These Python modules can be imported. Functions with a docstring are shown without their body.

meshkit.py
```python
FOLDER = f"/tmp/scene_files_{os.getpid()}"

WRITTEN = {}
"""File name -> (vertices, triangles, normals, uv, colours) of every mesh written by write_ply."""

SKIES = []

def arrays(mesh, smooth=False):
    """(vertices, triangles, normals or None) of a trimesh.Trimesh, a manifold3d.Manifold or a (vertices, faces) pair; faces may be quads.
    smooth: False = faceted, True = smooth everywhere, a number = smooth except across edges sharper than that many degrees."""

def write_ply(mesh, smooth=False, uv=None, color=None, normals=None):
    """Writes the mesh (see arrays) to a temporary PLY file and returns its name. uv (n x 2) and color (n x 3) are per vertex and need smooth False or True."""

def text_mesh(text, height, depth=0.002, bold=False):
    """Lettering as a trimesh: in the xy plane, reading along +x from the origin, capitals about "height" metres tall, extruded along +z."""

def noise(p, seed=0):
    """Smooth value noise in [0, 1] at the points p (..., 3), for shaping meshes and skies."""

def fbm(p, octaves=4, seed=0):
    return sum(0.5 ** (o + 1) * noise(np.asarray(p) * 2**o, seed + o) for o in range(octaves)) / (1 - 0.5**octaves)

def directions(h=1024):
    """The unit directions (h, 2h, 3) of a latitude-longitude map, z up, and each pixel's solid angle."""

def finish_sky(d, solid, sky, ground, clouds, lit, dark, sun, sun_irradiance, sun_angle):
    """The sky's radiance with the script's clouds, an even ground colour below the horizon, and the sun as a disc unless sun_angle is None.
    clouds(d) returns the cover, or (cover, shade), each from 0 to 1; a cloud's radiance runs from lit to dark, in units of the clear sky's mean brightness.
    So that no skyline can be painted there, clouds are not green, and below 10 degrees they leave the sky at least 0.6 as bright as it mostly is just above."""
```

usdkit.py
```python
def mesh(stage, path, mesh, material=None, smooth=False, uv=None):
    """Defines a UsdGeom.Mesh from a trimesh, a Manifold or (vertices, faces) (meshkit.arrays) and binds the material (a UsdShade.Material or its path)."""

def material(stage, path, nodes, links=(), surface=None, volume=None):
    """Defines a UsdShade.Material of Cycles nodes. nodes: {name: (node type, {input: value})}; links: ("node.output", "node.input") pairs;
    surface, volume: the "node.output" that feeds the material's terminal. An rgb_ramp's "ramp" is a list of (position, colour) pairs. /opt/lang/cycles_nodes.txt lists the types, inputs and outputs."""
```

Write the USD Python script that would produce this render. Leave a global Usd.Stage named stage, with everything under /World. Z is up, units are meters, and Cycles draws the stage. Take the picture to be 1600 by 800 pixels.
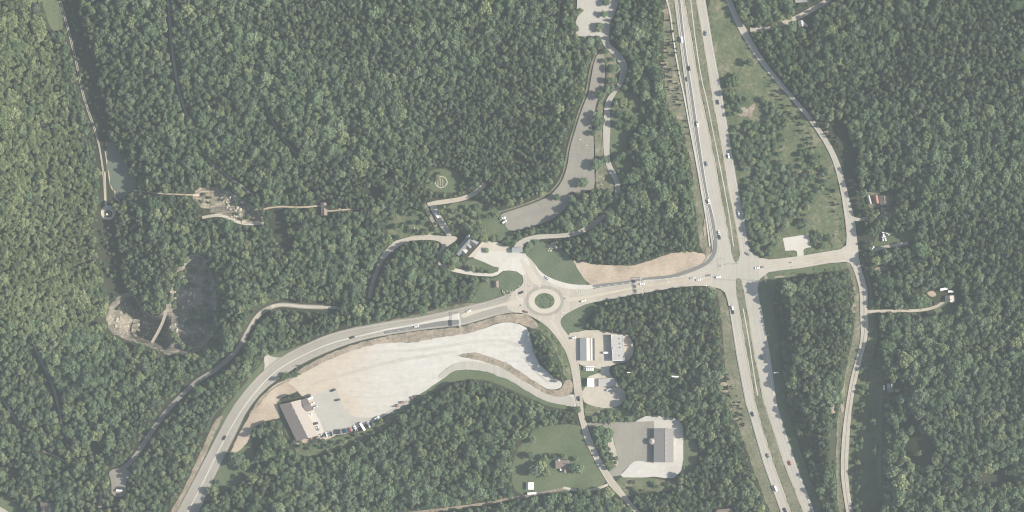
import math, random
import numpy as np
import trimesh, shapely, usdkit, meshkit
import mapbox_earcut as earcut
from shapely.geometry import Polygon, LineString, Point, MultiPolygon
from shapely.ops import unary_union
from pxr import Usd, UsdGeom, UsdLux, UsdShade, Gf, Sdf, Vt

# ------------------------------------------------------------------ camera, sky, sun, exposure
stage = Usd.Stage.CreateInMemory()
UsdGeom.SetStageUpAxis(stage, 'Z'); UsdGeom.SetStageMetersPerUnit(stage, 1.0)
UsdGeom.Xform.Define(stage, '/World')
SC = 0.7                    # metres on the ground for one pixel of the 1600 x 800 photograph
CAM_H = 4000.0
SUN_EL = math.radians(36.0)
SUN_AZ = math.radians(90.0)  # due east
EXPOSURE = 1.02
SUN_I, SKY_I = 1.1, 0.085
cam = UsdGeom.Camera.Define(stage, '/World/camera')
cam.CreateHorizontalApertureAttr(36.0)
cam.CreateFocalLengthAttr(36.0 * CAM_H / (1600 * SC))
cam.CreateClippingRangeAttr(Gf.Vec2f(10, 30000))
cam.CreateExposureAttr(EXPOSURE)
UsdGeom.Xformable(cam).AddTranslateOp().Set(Gf.Vec3d(0, 0, CAM_H))
sky_mat = usdkit.material(stage, '/World/Looks/sky', {
    'sky': ('sky_texture', {'sky_type': 'single_scattering', 'sun_disc': False, 'sun_elevation': SUN_EL,
                            'sun_rotation': SUN_AZ, 'aerosol_density': 2.0}),
    'bg': ('background_shader', {'strength': SKY_I})}, [('sky.color', 'bg.color')], surface='bg.background')
dome = UsdLux.DomeLight.Define(stage, '/World/sky')
UsdShade.MaterialBindingAPI.Apply(dome.GetPrim()).Bind(sky_mat)
sun = UsdLux.DistantLight.Define(stage, '/World/sun')
sun.CreateIntensityAttr(SUN_I); sun.CreateAngleAttr(0.53); sun.CreateNormalizeAttr(True)
sun.CreateColorAttr(Gf.Vec3f(1.0, 0.93, 0.80))
UsdGeom.Xformable(sun).AddRotateYOp().Set(90 - math.degrees(SUN_EL))
HAZE_DENSITY = 2.45e-5

# ------------------------------------------------------------------ helpers
rng = np.random.default_rng(7)
def pts(s):
    return np.array([[float(a) for a in t.split(',')] for t in s.split()])
def chaikin(p, n=2, closed=True):
    p = np.asarray(p, float)
    for _ in range(n):
        if closed:
            q = np.roll(p, -1, 0); p = np.stack([.75 * p + .25 * q, .25 * p + .75 * q], 1).reshape(-1, 2)
        else:
            a, b = p[:-1], p[1:]
            m = np.stack([.75 * a + .25 * b, .25 * a + .75 * b], 1).reshape(-1, 2)
            p = np.vstack([p[:1], m, p[-1:]])
    return p
def sm(t):
    t = np.clip(t, 0, 1); return t * t * (3 - 2 * t)
used_names = {}
def numbered(parent, name):
    k = used_names.get((parent, name), 0); used_names[(parent, name)] = k + 1
    return f'{parent}/{name}' if k == 0 else f'{parent}/{name}_{k:03d}'
def setd(prim, label=None, cat=None, group=None, kind=None):
    for k, v in (('label', label), ('category', cat), ('group', group), ('kind', kind)):
        if v: prim.SetCustomDataByKey(k, v)
    return prim
def mesh(name, m, material, parent='/World', smooth=False, uv=None, **d):
    path = numbered(str(parent), name)
    o = usdkit.mesh(stage, path, m, material, smooth=smooth, uv=uv)
    setd(o.GetPrim(), **d)
    return path
def xform(name, loc=(0, 0, 0), rz=0.0, scale=None, parent='/World', **d):
    path = numbered(parent, name)
    x = UsdGeom.Xform.Define(stage, path)
    x.AddTranslateOp().Set(Gf.Vec3d(*map(float, loc)))
    if rz: x.AddRotateZOp().Set(float(rz))
    if scale is not None: x.AddScaleOp().Set(Gf.Vec3f(*map(float, scale)))
    setd(x.GetPrim(), **d)
    return path
def cat_mesh(ms):
    return trimesh.util.concatenate([m if isinstance(m, trimesh.Trimesh) else trimesh.Trimesh(m[0], m[1], process=False) for m in ms])
def box(sx, sy, sz, at=(0, 0, 0), rz=0.0):
    b = trimesh.creation.box((sx, sy, sz)); b.apply_translation((0, 0, 0))
    if rz: b.apply_transform(trimesh.transformations.rotation_matrix(math.radians(rz), (0, 0, 1)))
    b.apply_translation(at); return b
def tube(p, r, n=6):
    """A tapered tube along points p with radii r."""
    p = np.asarray(p, float); r = np.broadcast_to(np.asarray(r, float), (len(p),))
    t = np.gradient(p, axis=0); t /= np.linalg.norm(t, axis=1)[:, None]
    ref = np.array([1., 0, 0]) if abs(t[0][0]) < .8 else np.array([0, 1., 0])
    u = np.cross(t, ref); u /= np.linalg.norm(u, axis=1)[:, None]; w = np.cross(t, u)
    a = np.arange(n) / n * 2 * np.pi
    v = (p[:, None] + r[:, None, None] * (np.cos(a)[None, :, None] * u[:, None] + np.sin(a)[None, :, None] * w[:, None])).reshape(-1, 3)
    f = []
    for i in range(len(p) - 1):
        for j in range(n):
            a0, a1 = i * n + j, i * n + (j + 1) % n
            f += [[a0, a1, a1 + n], [a0, a1 + n, a0 + n]]
    for base, rev in ((0, True), ((len(p) - 1) * n, False)):
        for j in range(1, n - 1):
            f.append([base, base + j + 1, base + j] if rev else [base, base + j, base + j + 1])
    return trimesh.Trimesh(v, f, process=False)

# ------------------------------------------------------------------ materials
def ground_mat(name, stops, s1=0.03, s2=0.35, w2=0.45, rough=0.95, spots=None, detail=6.0, streak=None, streak_w=.3, stretch=None, turn=0.0, mow=0.0):
    """Patchy ground: two noises (large patches, fine grain) through a ramp; optional streaks along the road (uv)."""
    n = {'g': ('geometry', {}),
         'a': ('noise_texture', {'scale': s1, 'detail': 4.0, 'roughness': .55}),
         'b': ('noise_texture', {'scale': s2, 'detail': detail, 'roughness': .7}),
         'm': ('mix_float', {'fac': w2}),
         'r': ('rgb_ramp', {'ramp': stops}),
         'p': ('principled_bsdf', {'roughness': rough, 'specular_ior_level': .2})}
    l = [('g.position', 'a.vector'), ('g.position', 'b.vector'), ('a.fac', 'm.a'), ('b.fac', 'm.b')]
    out = 'm.result'
    if stretch:
        n['st'] = ('mapping', {'scale': stretch, 'rotation': (0.0, 0.0, turn)})
        l = [x for x in l if x[1] != 'b.vector'] + [('g.position', 'st.vector'), ('st.vector', 'b.vector')]
    if mow:
        n['wv'] = ('wave_texture', {'scale': .11, 'distortion': .6, 'detail': 1.0, 'bands_direction': 'diagonal'})
        n['m3'] = ('mix_float', {'fac': mow})
        l += [('g.position', 'wv.vector'), (out, 'm3.a'), ('wv.fac', 'm3.b')]; out = 'm3.result'
    if streak:
        n['uv'] = ('uvmap', {'attribute': 'st'})
        n['mp'] = ('mapping', {'scale': (streak[0], streak[1], 1.0)})
        n['c'] = ('noise_texture', {'scale': 1.0, 'detail': 3.0, 'roughness': .6})
        n['m2'] = ('mix_float', {'fac': streak_w})
        l += [('uv.UV', 'mp.vector'), ('mp.vector', 'c.vector'), (out, 'm2.a'), ('c.fac', 'm2.b')]
        out = 'm2.result'
    l.append((out, 'r.fac')); l.append(('r.color', 'p.base_color'))
    return usdkit.material(stage, '/World/Looks/' + name, n, l, surface='p.BSDF')
def plain(name, col, rough=.6, metal=0.0, var=.12, scale=.8, spec=.4):
    c = np.array(col)
    return usdkit.material(stage, '/World/Looks/' + name, {
        'g': ('geometry', {}), 'n': ('noise_texture', {'scale': scale, 'detail': 5.0, 'roughness': .65}),
        'r': ('rgb_ramp', {'ramp': [(.25, tuple(c * (1 - var))), (.75, tuple(np.minimum(c * (1 + var), .95)))]}),
        'p': ('principled_bsdf', {'roughness': rough, 'metallic': metal, 'specular_ior_level': spec})},
        [('g.position', 'n.vector'), ('n.fac', 'r.fac'), ('r.color', 'p.base_color')], surface='p.BSDF')
def leaf_mat(name, stops, s=.012):
    """Leaves: every tree its own tone (object random), with broad drifts of tone over the hillside and small ones over each crown; some light passes through."""
    return usdkit.material(stage, '/World/Looks/' + name, {
        'g': ('geometry', {}), 'o': ('object_info', {}),
        'n': ('noise_texture', {'scale': s, 'detail': 3.0}), 'f': ('noise_texture', {'scale': .45, 'detail': 3.0}),
        'm': ('mix_float', {'fac': .4}), 'm2': ('mix_float', {'fac': .28}),
        'r': ('rgb_ramp', {'ramp': stops}),
        'd': ('principled_bsdf', {'roughness': .75, 'specular_ior_level': .15}),
        't': ('translucent_bsdf', {}), 'mx': ('mix_closure', {'fac': .25})},
        [('g.position', 'n.vector'), ('g.position', 'f.vector'), ('o.random', 'm.a'), ('n.fac', 'm.b'), ('m.result', 'm2.a'), ('f.fac', 'm2.b'), ('m2.result', 'r.fac'),
         ('r.color', 'd.base_color'), ('r.color', 't.color'), ('d.BSDF', 'mx.closure1'), ('t.BSDF', 'mx.closure2')], surface='mx.closure')
G = lambda *a: tuple(a)
M = {}
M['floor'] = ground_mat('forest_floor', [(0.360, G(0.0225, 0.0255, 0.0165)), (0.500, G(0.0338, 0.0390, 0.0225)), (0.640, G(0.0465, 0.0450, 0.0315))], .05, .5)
M['grass'] = ground_mat('mown_grass', [(0.380, G(.060, .084, .042)), (0.500, G(.082, .104, .055)), (0.620, G(.106, .122, .072))], .035, .4, .5)
M['lawn'] = ground_mat('lawn_grass', [(.36, G(.060, .082, .045)), (.5, G(.079, .100, .058)), (.64, G(.100, .118, .074))], .05, .5, .45, mow=.08)
M['rough'] = ground_mat('rough_grass', [(0.368, G(0.0437, 0.0620, 0.0300)), (0.452, G(0.0728, 0.0920, 0.0460)), (0.536, G(0.1019, 0.1140, 0.0620)), (0.620, G(0.1872, 0.1650, 0.1150))], .05, .3, .6)
M['dry'] = ground_mat('dry_grass', [(.37, G(.060, .074, .040)), (.46, G(.105, .110, .068)), (.56, G(.160, .150, .104)), (.66, G(.26, .23, .175))], .06, .35, .6)
M['dirt'] = ground_mat('bare_dirt', [(0.368, G(.24, .195, .145)), (0.500, G(.335, .275, .212)), (0.620, G(.40, .335, .265))], .04, .3, .5, stretch=(1.0, 2.2, 1.0), turn=.5)
M['clay'] = ground_mat('red_clay', [(.36, G(.105, .096, .068)), (.46, G(.195, .165, .125)), (.56, G(.265, .222, .172)), (.66, G(.33, .285, .228))], .06, .35, .6)
M['lot_mix'] = usdkit.material(stage, '/World/Looks/gravel_from_tan_to_pale', {
    'g': ('geometry', {}), 's': ('separate_xyz', {}), 'nz': ('noise_texture', {'scale': .018, 'detail': 5.0, 'roughness': .6}),
    'a': ('math', {'math_type': 'multiply_add', 'value2': .011, 'value3': 2.2}), 'b': ('math', {'math_type': 'multiply_add', 'value2': 1.5, 'value3': -.75}), 'c': ('math', {'math_type': 'add'}),
    'f1': ('noise_texture', {'scale': .16, 'detail': 7.0, 'roughness': .7}), 'mp': ('mapping', {'scale': (.12, .8, 1.0), 'rotation': (0.0, 0.0, -.35)}), 'f2': ('noise_texture', {'scale': .35, 'detail': 5.0, 'roughness': .65}), 'fm': ('mix_float', {'fac': .45}),
    't': ('rgb_ramp', {'ramp': [(.28, (.31, .262, .208)), (.5, (.378, .325, .262)), (.72, (.43, .375, .31))]}), 'w': ('rgb_ramp', {'ramp': [(.34, (.355, .34, .308)), (.5, (.415, .40, .368)), (.66, (.46, .445, .415))]}),
    'k': ('clamp', {}), 'm': ('mix_color', {}), 'p': ('principled_bsdf', {'roughness': .95, 'specular_ior_level': .2})},
    [('g.position', 's.vector'), ('g.position', 'nz.vector'), ('s.x', 'a.value1'), ('nz.fac', 'b.value1'), ('a.value', 'c.value1'), ('b.value', 'c.value2'), ('g.position', 'f1.vector'), ('g.position', 'mp.vector'), ('mp.vector', 'f2.vector'), ('f1.fac', 'fm.a'), ('f2.fac', 'fm.b'),
     ('fm.result', 't.fac'), ('fm.result', 'w.fac'), ('c.value', 'k.value'), ('k.result', 'm.fac'), ('t.color', 'm.a'), ('w.color', 'm.b'), ('m.result', 'p.base_color')], surface='p.BSDF')
M['lot_line'] = plain('faded_stall_paint', (.255, .245, .225), .9)
M['track'] = ground_mat('packed_gravel_track', [(.35, G(0.3413, 0.3159, 0.2754)), (.5, G(0.3906, 0.3657, 0.3262)), (.65, G(0.4357, 0.4134, 0.3758))], .05, .3, .5)
M['pink'] = ground_mat('pink_flowers', [(.3, G(0.1500, 0.0825, 0.0750)), (.7, G(0.3300, 0.2100, 0.1950))], .2, 1.2, .6)
M['gravel_tan'] = ground_mat('tan_gravel', [(0.370, G(.305, .270, .218)), (0.500, G(.36, .325, .270)), (0.630, G(.405, .37, .315))], .02, .2, .4)
M['gravel'] = ground_mat('pale_gravel', [(0.346, G(0.3525, 0.3300, 0.2963)), (0.500, G(0.4050, 0.3862, 0.3562)), (0.640, G(0.4500, 0.4350, 0.4050))], .025, .18, .45)
M['asphalt_old'] = ground_mat('worn_asphalt', [(0.332, G(0.2538, 0.2300, 0.1957)), (0.500, G(0.3402, 0.3095, 0.2626)), (0.668, G(0.4104, 0.3763, 0.3245))], .03, .5, .35, streak=(.7, .010), streak_w=.5)
M['asphalt'] = ground_mat('grey_asphalt', [(0.346, G(0.2035, 0.1858, 0.1596)), (0.500, G(0.2552, 0.2354, 0.2048)), (0.654, G(0.3025, 0.2808, 0.2467))], .03, .5, .4, streak=(.7, .010), streak_w=.5)
M['asphalt_new'] = ground_mat('newer_asphalt', [(.3, G(0.1162, 0.1125, 0.1072)), (.5, G(0.1425, 0.1395, 0.1335)), (.7, G(0.1688, 0.1650, 0.1575))], .03, .5, .4, streak=(.6, .012))
M['concrete_road'] = ground_mat('pale_concrete_road', [(0.335, G(0.2626, 0.2448, 0.2130)), (0.500, G(0.3245, 0.3029, 0.2650)), (0.665, G(0.3708, 0.3468, 0.3100))], .03, .4, .3, streak=(.8, .006), streak_w=.6)
M['concrete'] = ground_mat('white_concrete', [(0.340, G(0.3750, 0.3525, 0.3112)), (0.500, G(0.4200, 0.3975, 0.3562)), (0.660, G(0.4575, 0.4350, 0.3975))], .04, .3, .4)
M['tan_road'] = ground_mat('tan_surface', [(.36, G(.295, .27, .23)), (.5, G(.35, .322, .278)), (.64, G(.395, .368, .322))], .05, .4, .4, streak=(.6, .02))
M['brick_apron'] = ground_mat('tan_paving', [(.3, G(.345, .31, .255)), (.5, G(.385, .348, .29)), (.7, G(.42, .385, .325))], .05, .6, .4)
M['lot_grey'] = ground_mat('smooth_grey_lot', [(0.360, G(0.2888, 0.2737, 0.2438)), (0.500, G(0.3225, 0.3075, 0.2775)), (0.640, G(0.3525, 0.3375, 0.3038))], .03, .3, .4)
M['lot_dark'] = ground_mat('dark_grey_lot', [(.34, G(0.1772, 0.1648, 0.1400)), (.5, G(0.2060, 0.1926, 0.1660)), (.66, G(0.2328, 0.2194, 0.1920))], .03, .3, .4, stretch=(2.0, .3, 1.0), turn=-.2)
M['white'] = plain('white_road_paint', (.56, .55, .52), .7)
M['pale_line'] = plain('worn_road_paint', (.41, .395, .36), .8)
M['yellow'] = plain('yellow_road_paint', (.46, .40, .22), .7)
M['tyre'] = plain('tyre_worn_surface', (.27, .255, .23), .9)
M['rock'] = ground_mat('layered_rock', [(0.325, G(.060, .057, .050)), (0.444, G(.115, .106, .088)), (0.535, G(.18, .162, .13)), (0.654, G(.30, .26, .20))], .05, .30, .62, stretch=(.22, 1.6, 1.0), turn=-.12)
M['rock_pale'] = ground_mat('pale_rock', [(0.325, G(.055, .056, .050)), (0.444, G(.115, .108, .09)), (0.542, G(.22, .19, .145)), (0.654, G(.36, .31, .24))], .05, .35, .6, stretch=(.25, 1.5, 1.0), turn=.55)
M['water'] = usdkit.material(stage, '/World/Looks/pond_water', {
    'g': ('geometry', {}), 'n': ('noise_texture', {'scale': .04, 'detail': 3.0}), 'w': ('noise_texture', {'scale': .6, 'detail': 3.0}),
    'b': ('bump', {'strength': .15, 'distance': .15}),
    'r': ('rgb_ramp', {'ramp': [(.3, (.085, .104, .078)), (.7, (.112, .128, .098))]}), 'p': ('principled_bsdf', {'roughness': .12, 'ior': 1.33})},
    [('g.position', 'n.vector'), ('g.position', 'w.vector'), ('w.fac', 'b.height'), ('b.normal', 'p.normal'), ('n.fac', 'r.fac'), ('r.color', 'p.base_color')], surface='p.BSDF')
M['leaf'] = leaf_mat('broad_leaves', [(.20, G(0.0669, 0.1128, 0.0589)), (.40, G(0.1091, 0.1617, 0.0855)), (.58, G(0.1514, 0.2106, 0.1159)), (.78, G(0.2077, 0.2632, 0.1558))])
M['leaf_cool'] = leaf_mat('cool_broad_leaves', [(.20, G(0.0563, 0.0930, 0.0576)), (.45, G(0.0915, 0.1302, 0.0806)), (.75, G(0.1452, 0.1814, 0.1171))])
M['leaf_warm'] = leaf_mat('warm_broad_leaves', [(.20, G(0.1071, 0.1477, 0.0640)), (.45, G(0.1754, 0.2205, 0.1040)), (.75, G(0.2672, 0.3037, 0.1580))])
M['leaf_dark'] = leaf_mat('shade_core_leaves', [(.22, G(.062, .090, .048)), (.6, G(.105, .132, .072)), (.8, G(.135, .160, .092))])  # dark colour of the crown cores, shade put into it
M['cedar'] = leaf_mat('cedar_needles', [(.22, G(.050, .074, .040)), (.5, G(.075, .100, .055)), (.8, G(.105, .125, .072))])
M['leaf_yellow'] = plain('yellow_green_leaves', (.20, .23, .07), .7)
M['bark'] = plain('tree_bark', (.13, .10, .075), .9, scale=3)

# ------------------------------------------------------------------ terrain
valley = pts('70,-80 85,-40 95,0 112,75 127,146 148,206 166,270 176,331 180,400 184,450 192,520 200,900')
PIT = chaikin(pts('163,487 180,466 198,456 212,462 222,480 236,493 252,493 261,480 265,455 280,415 296,396 314,396 332,425 341,470 338,515 318,545 285,556 258,552 240,545 205,535 170,520'), 1)
RAVINE = chaikin(pts('300,300 322,288 352,296 380,312 402,325 412,340 412,352 388,352 355,342 325,330 305,315'), 2)
POND = chaikin(pts('165,233 168.5,221 172,219 180,236 190,250 200,266 208,282 210,293 204,298 198,300 188,311.5 178,309 181,300 175,297 171,280 168,257'), 1)
def sc_xy(p): p = np.asarray(p, float); return np.stack([(p[..., 0] - 800) * SC, (400 - p[..., 1]) * SC], -1)
pond_poly = Polygon(sc_xy(POND))
pit_poly, rav_poly = Polygon(sc_xy(PIT)), Polygon(sc_xy(RAVINE))
SHADE_BANKS = [(Polygon(sc_xy(pts('1214,440 1240,432 1320,424 1330,500 1318,600 1304,700 1306,810 1298,810 1276,720 1252,650 1226,560'))), 13.0, 11.0),  # ground raised at wood edges so tree shadows reach further
         (Polygon(sc_xy(pts('1374,545 1400,540 1640,540 1640,820 1370,820 1373,700'))), 9.0, 9.0),
         (Polygon(sc_xy(pts('834,522 850,520 868,540 882,572 886,588 864,584 846,566'))), 5.0, 8.0)]
def height(x, y, flat=None):
    x, y = np.asarray(x, float), np.asarray(y, float)
    u, v = x / SC + 800, 400 - y / SC
    d = u - np.interp(v, valley[:, 1], valley[:, 0])
    fade = 1 - sm((v - 470) / 130)
    h = np.where(d < 0, -9 + 84 * sm(-d / 250), -9 + 10 * sm(d / 75)) * fade
    h = h + 12 * sm((u - 1368) / 90) * sm((v - 500) / 120) + 8 * sm((u - 1345) / 120) * (1 - sm((v - 380) / 100))
    h = h + 10 * sm((520 - np.abs(u - 560)) / 400) * sm((230 - v) / 240)
    p = shapely.points(x.ravel(), y.ravel())
    for bank, up, wide in SHADE_BANKS:
        h = h + up * sm(np.where(shapely.contains(bank, p), shapely.distance(bank.exterior, p), 0).reshape(x.shape) / wide)
    und = (meshkit.fbm(np.stack([x / 90, y / 90, 0 * x], -1), 3, 5) - .5) * 20
    if flat is not None:
        fd = shapely.distance(flat, p).reshape(x.shape)
        h = h + und * sm((fd - 6) / 50)
    dq = shapely.distance(pond_poly, p).reshape(x.shape)
    h = -8.6 + (h + 8.6) * sm((dq - 2) / 22) - np.where(dq <= 0, 1.4, 0)
    din = np.where(shapely.contains(pit_poly, p), shapely.distance(pit_poly.exterior, p), 0).reshape(x.shape)
    dep = np.interp(u, [160, 186, 214, 256, 264, 300, 345], [2.5, 5, 27, 27, 9, 8, 4.0]) * sm(din / 9)
    h = h + 28 * np.exp(-((u - 372) / 30) ** 2 - ((v - 478) / 75) ** 2)  # hill added east of the pit to put its floor in shade
    st = 4.5; nz = (meshkit.fbm(np.stack([x / 14, y / 14, 0 * x], -1), 3, 9) - .5) * 5
    t = (dep + nz) / st; terr = (np.floor(t) + sm((t - np.floor(t)) / .45)) * st
    h = h - np.where(din > .5, np.maximum(.55 * terr + .45 * dep, 0), 0)
    dr = np.where(shapely.contains(rav_poly, p), shapely.distance(rav_poly.exterior, p), 0).reshape(x.shape)
    nz2 = (meshkit.fbm(np.stack([x / 8, y / 8, 0 * x + 3], -1), 3, 11) - .5) * 5
    h = h - np.where(dr > .3, sm(dr / 7) * (6 + nz2), 0)
    return h

# ------------------------------------------------------------------ plan of the ground, in photograph pixels
F = []     # name, label, material, points, open?, guide line for streaks
RAGGED = dict(grass=1.6, rough=2.2, dry=2.0, dirt=1.6, clay=1.6, rock=3.6, rock_pale=4.0, gravel=.9, gravel_tan=.9, lot_mix=.8, floor=2.5, lawn=.5)
def ragged(p, amp):
    """Natural edges wander: densify the outline and push it in and out by smooth noise."""
    q = np.vstack([p, p[:1]]); s = np.r_[0, np.cumsum(np.linalg.norm(np.diff(q, axis=0), axis=1))]
    t = np.arange(0, s[-1], 2.2); d = np.stack([np.interp(t, s, q[:, 0]), np.interp(t, s, q[:, 1])], 1)
    n3 = np.stack([d[:, 0] / 7, d[:, 1] / 7, 0 * d[:, 0]], -1)
    return d + amp * 2 * (np.stack([meshkit.fbm(n3, 3, 31), meshkit.fbm(n3 + 50, 3, 32)], 1) - .5)
def area(name, label, mat, s, smooth=2, opens=True, guide=None):
    p = pts(s) if isinstance(s, str) else np.asarray(s, float)
    p = chaikin(p, smooth) if smooth else p
    if mat in RAGGED: p = ragged(p, RAGGED[mat])
    g = Polygon(sc_xy(p)).buffer(0)
    if g.geom_type != 'Polygon': g = max(g.geoms, key=lambda x: x.area)
    F.append(dict(name=name, label=label, mat=mat, poly=g, open=opens, guide=guide))
def ribbon(name, label, mat, s, w, smooth=2, opens=True, kind='structure'):
    p = chaikin(pts(s) if isinstance(s, str) else s, smooth, closed=False)
    ln = LineString(sc_xy(p))
    F.append(dict(name=name, label=label, mat=mat, poly=ln.buffer(w * SC / 2, cap_style='flat', join_style='round'), open=opens, guide=ln))
def ell(cx, cy, rx, ry, n=48):
    a = np.arange(n) / n * 2 * np.pi; return np.stack([cx + rx * np.cos(a), cy + ry * np.sin(a)], 1)
def sides(name, label, mat, left, right, smooth=1, opens=True):
    a, b = chaikin(pts(left), smooth, False), chaikin(pts(right), smooth, False)
    def res(c, n=60):
        s = np.r_[0, np.cumsum(np.linalg.norm(np.diff(c, axis=0), axis=1))]; t = np.linspace(0, s[-1], n)
        return np.stack([np.interp(t, s, c[:, 0]), np.interp(t, s, c[:, 1])], 1)
    mid = (res(a) + res(b)) / 2
    F.append(dict(name=name, label=label, mat=mat, poly=Polygon(sc_xy(np.vstack([a, b[::-1]]))).buffer(0), open=opens, guide=LineString(sc_xy(mid))))

# --- meadows, verges and lawns (lowest sheets)
area('meadow', 'wide scrubby meadow between the divided highway and the curving side road', 'rough', '1103,-8 1132,-8 1145,28 1160,58 1186,98 1212,130 1242,164 1268,196 1290,230 1303,260 1312,300 1319,345 1322,388 1290,396 1250,402 1185,408 1173,396 1163,342 1153,298 1140,225 1128,150 1114,75', 1)
area('verge', 'rough verge with low shrubs and clearing debris west of the southbound lanes', 'dry', '1040,-8 1056,-8 1064,75 1074,150 1085,225 1098,300 1109,345 1118,378 1112,402 1100,398 1092,380 1087,330 1080,250 1062,190 1040,165 1036,60', 1)
area('verge', 'grass verge west of the southbound lanes south of the crossing', 'dry', '1112,446 1131,458 1139,485 1151,555 1166,630 1193,725 1222,805 1204,805 1180,740 1162,690 1148,650 1136,600 1130,540 1128,500 1122,462', 1)
area('verge', 'shaded grass verge east of the northbound lanes south of the crossing', 'grass', '1183,440 1198,426 1250,418 1322,408 1332,416 1326,420 1250,430 1214,436 1206,470 1216,520 1224,590 1234,650 1257,725 1288,805 1270,805 1242,725 1212,630 1202,555 1187,478', 1)
area('verge', 'dry grass verge between the pine plantation and the narrow south road', 'dry', '1322,410 1333,414 1341,436 1346,456 1346,500 1346,530 1339,556 1328,592 1322,631 1314,680 1311,735 1315,765 1320,805 1310,805 1306,735 1308,660 1316,610 1326,560 1335,520 1336,470 1330,430', 1)
area('verge', 'grass strip with young shrubs east of the narrow south road', 'rough', '1341,400 1348,415 1354,436 1358,456 1356,490 1358,520 1350,556 1340,592 1332,635 1328,680 1325,735 1328,770 1334,805 1344,805 1341,735 1346,690 1348,640 1352,600 1364,560 1372,525 1366,490 1362,450 1354,425 1350,400', 1)
area('meadow', 'dark shaded open strip below the tall wood beside the narrow south road', 'grass', '1341,805 1341,735 1346,680 1350,630 1356,590 1368,555 1378,560 1379,620 1377,700 1375,805', 1)
area('verge', 'green verge between the divided highway bend road and the western woods', 'grass', '262,808 296,745 320,700 340,655 357,630 382,600 405,573 415,556 424,562 410,580 388,606 362,642 334,696 308,746 279,808', 1)
area('dirt_strip', 'tan worn strip along the wood edge west of the bend road', 'clay', '262,806 290,760 315,703 335,658 345,648 348,652 330,690 310,735 283,785 272,806', 1)
area('verge', 'small green triangle beside the gravel turnout on the bend', 'grass', '420,557 432,550 452,546 478,537 470,542 446,555 430,560', 1)
area('verge', 'thin tan verge between the west woods and the bend road', 'dry', '470,540 510,524 545,513 585,505 627,497 660,489 700,478 745,472 760,468 756,474 720,482 694,489 656,498 600,508 560,514 510,527 478,541', 1)
area('meadow', 'small meadow beside the bend road south of the long warehouse', 'grass', '318,785 330,757 349,720 366,704 378,700 390,696 398,705 396,735 378,752 352,766 326,782', 2)
area('dirt', 'sandy bare ground between the bend road and the long warehouse', 'dirt', '358,712 368,690 386,655 405,622 425,604 446,592 470,590 475,606 462,612 440,622 432,630 440,650 430,655 410,660 395,668 388,690 378,702', 1)
area('rough_grass', 'weedy rough grass behind the long warehouse and car row', 'rough', '430,628 440,626 466,690 540,682 600,660 618,648 606,668 565,692 500,712 468,714 452,690', 1, True)
area('lawn', 'mown green lawn wedge between the park road and the tan bare slope', 'lawn', '822,386 845,376 868,382 895,406 908,424 920,446 899,446 880,443 859,437 844,427 834,413 820,402 814,394', 1)
area('bare_slope', 'tan bare earth slope north of the road between roundabout and highway', 'dirt', '893,405 910,410 940,414 985,416 1010,409 1040,398 1065,393 1092,394 1107,400 1110,408 1086,422 1050,432 1010,434 960,442 924,447 916,440 904,422', 1)
area('lawn', 'mown lawn with a curved entrance wall west of the roundabout', 'lawn', '738,474 745,455 750,440 766,436 778,432 787,424 796,421 808,423 817,431 820,439 815,449 804,457 784,466 760,474', 1)
area('lawn', 'small pointed lawn beside the white plaza and gatehouse', 'lawn', '726,410 736,403 755,408 770,416 780,418 780,426 769,430 748,427 724,424', 1)
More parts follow.
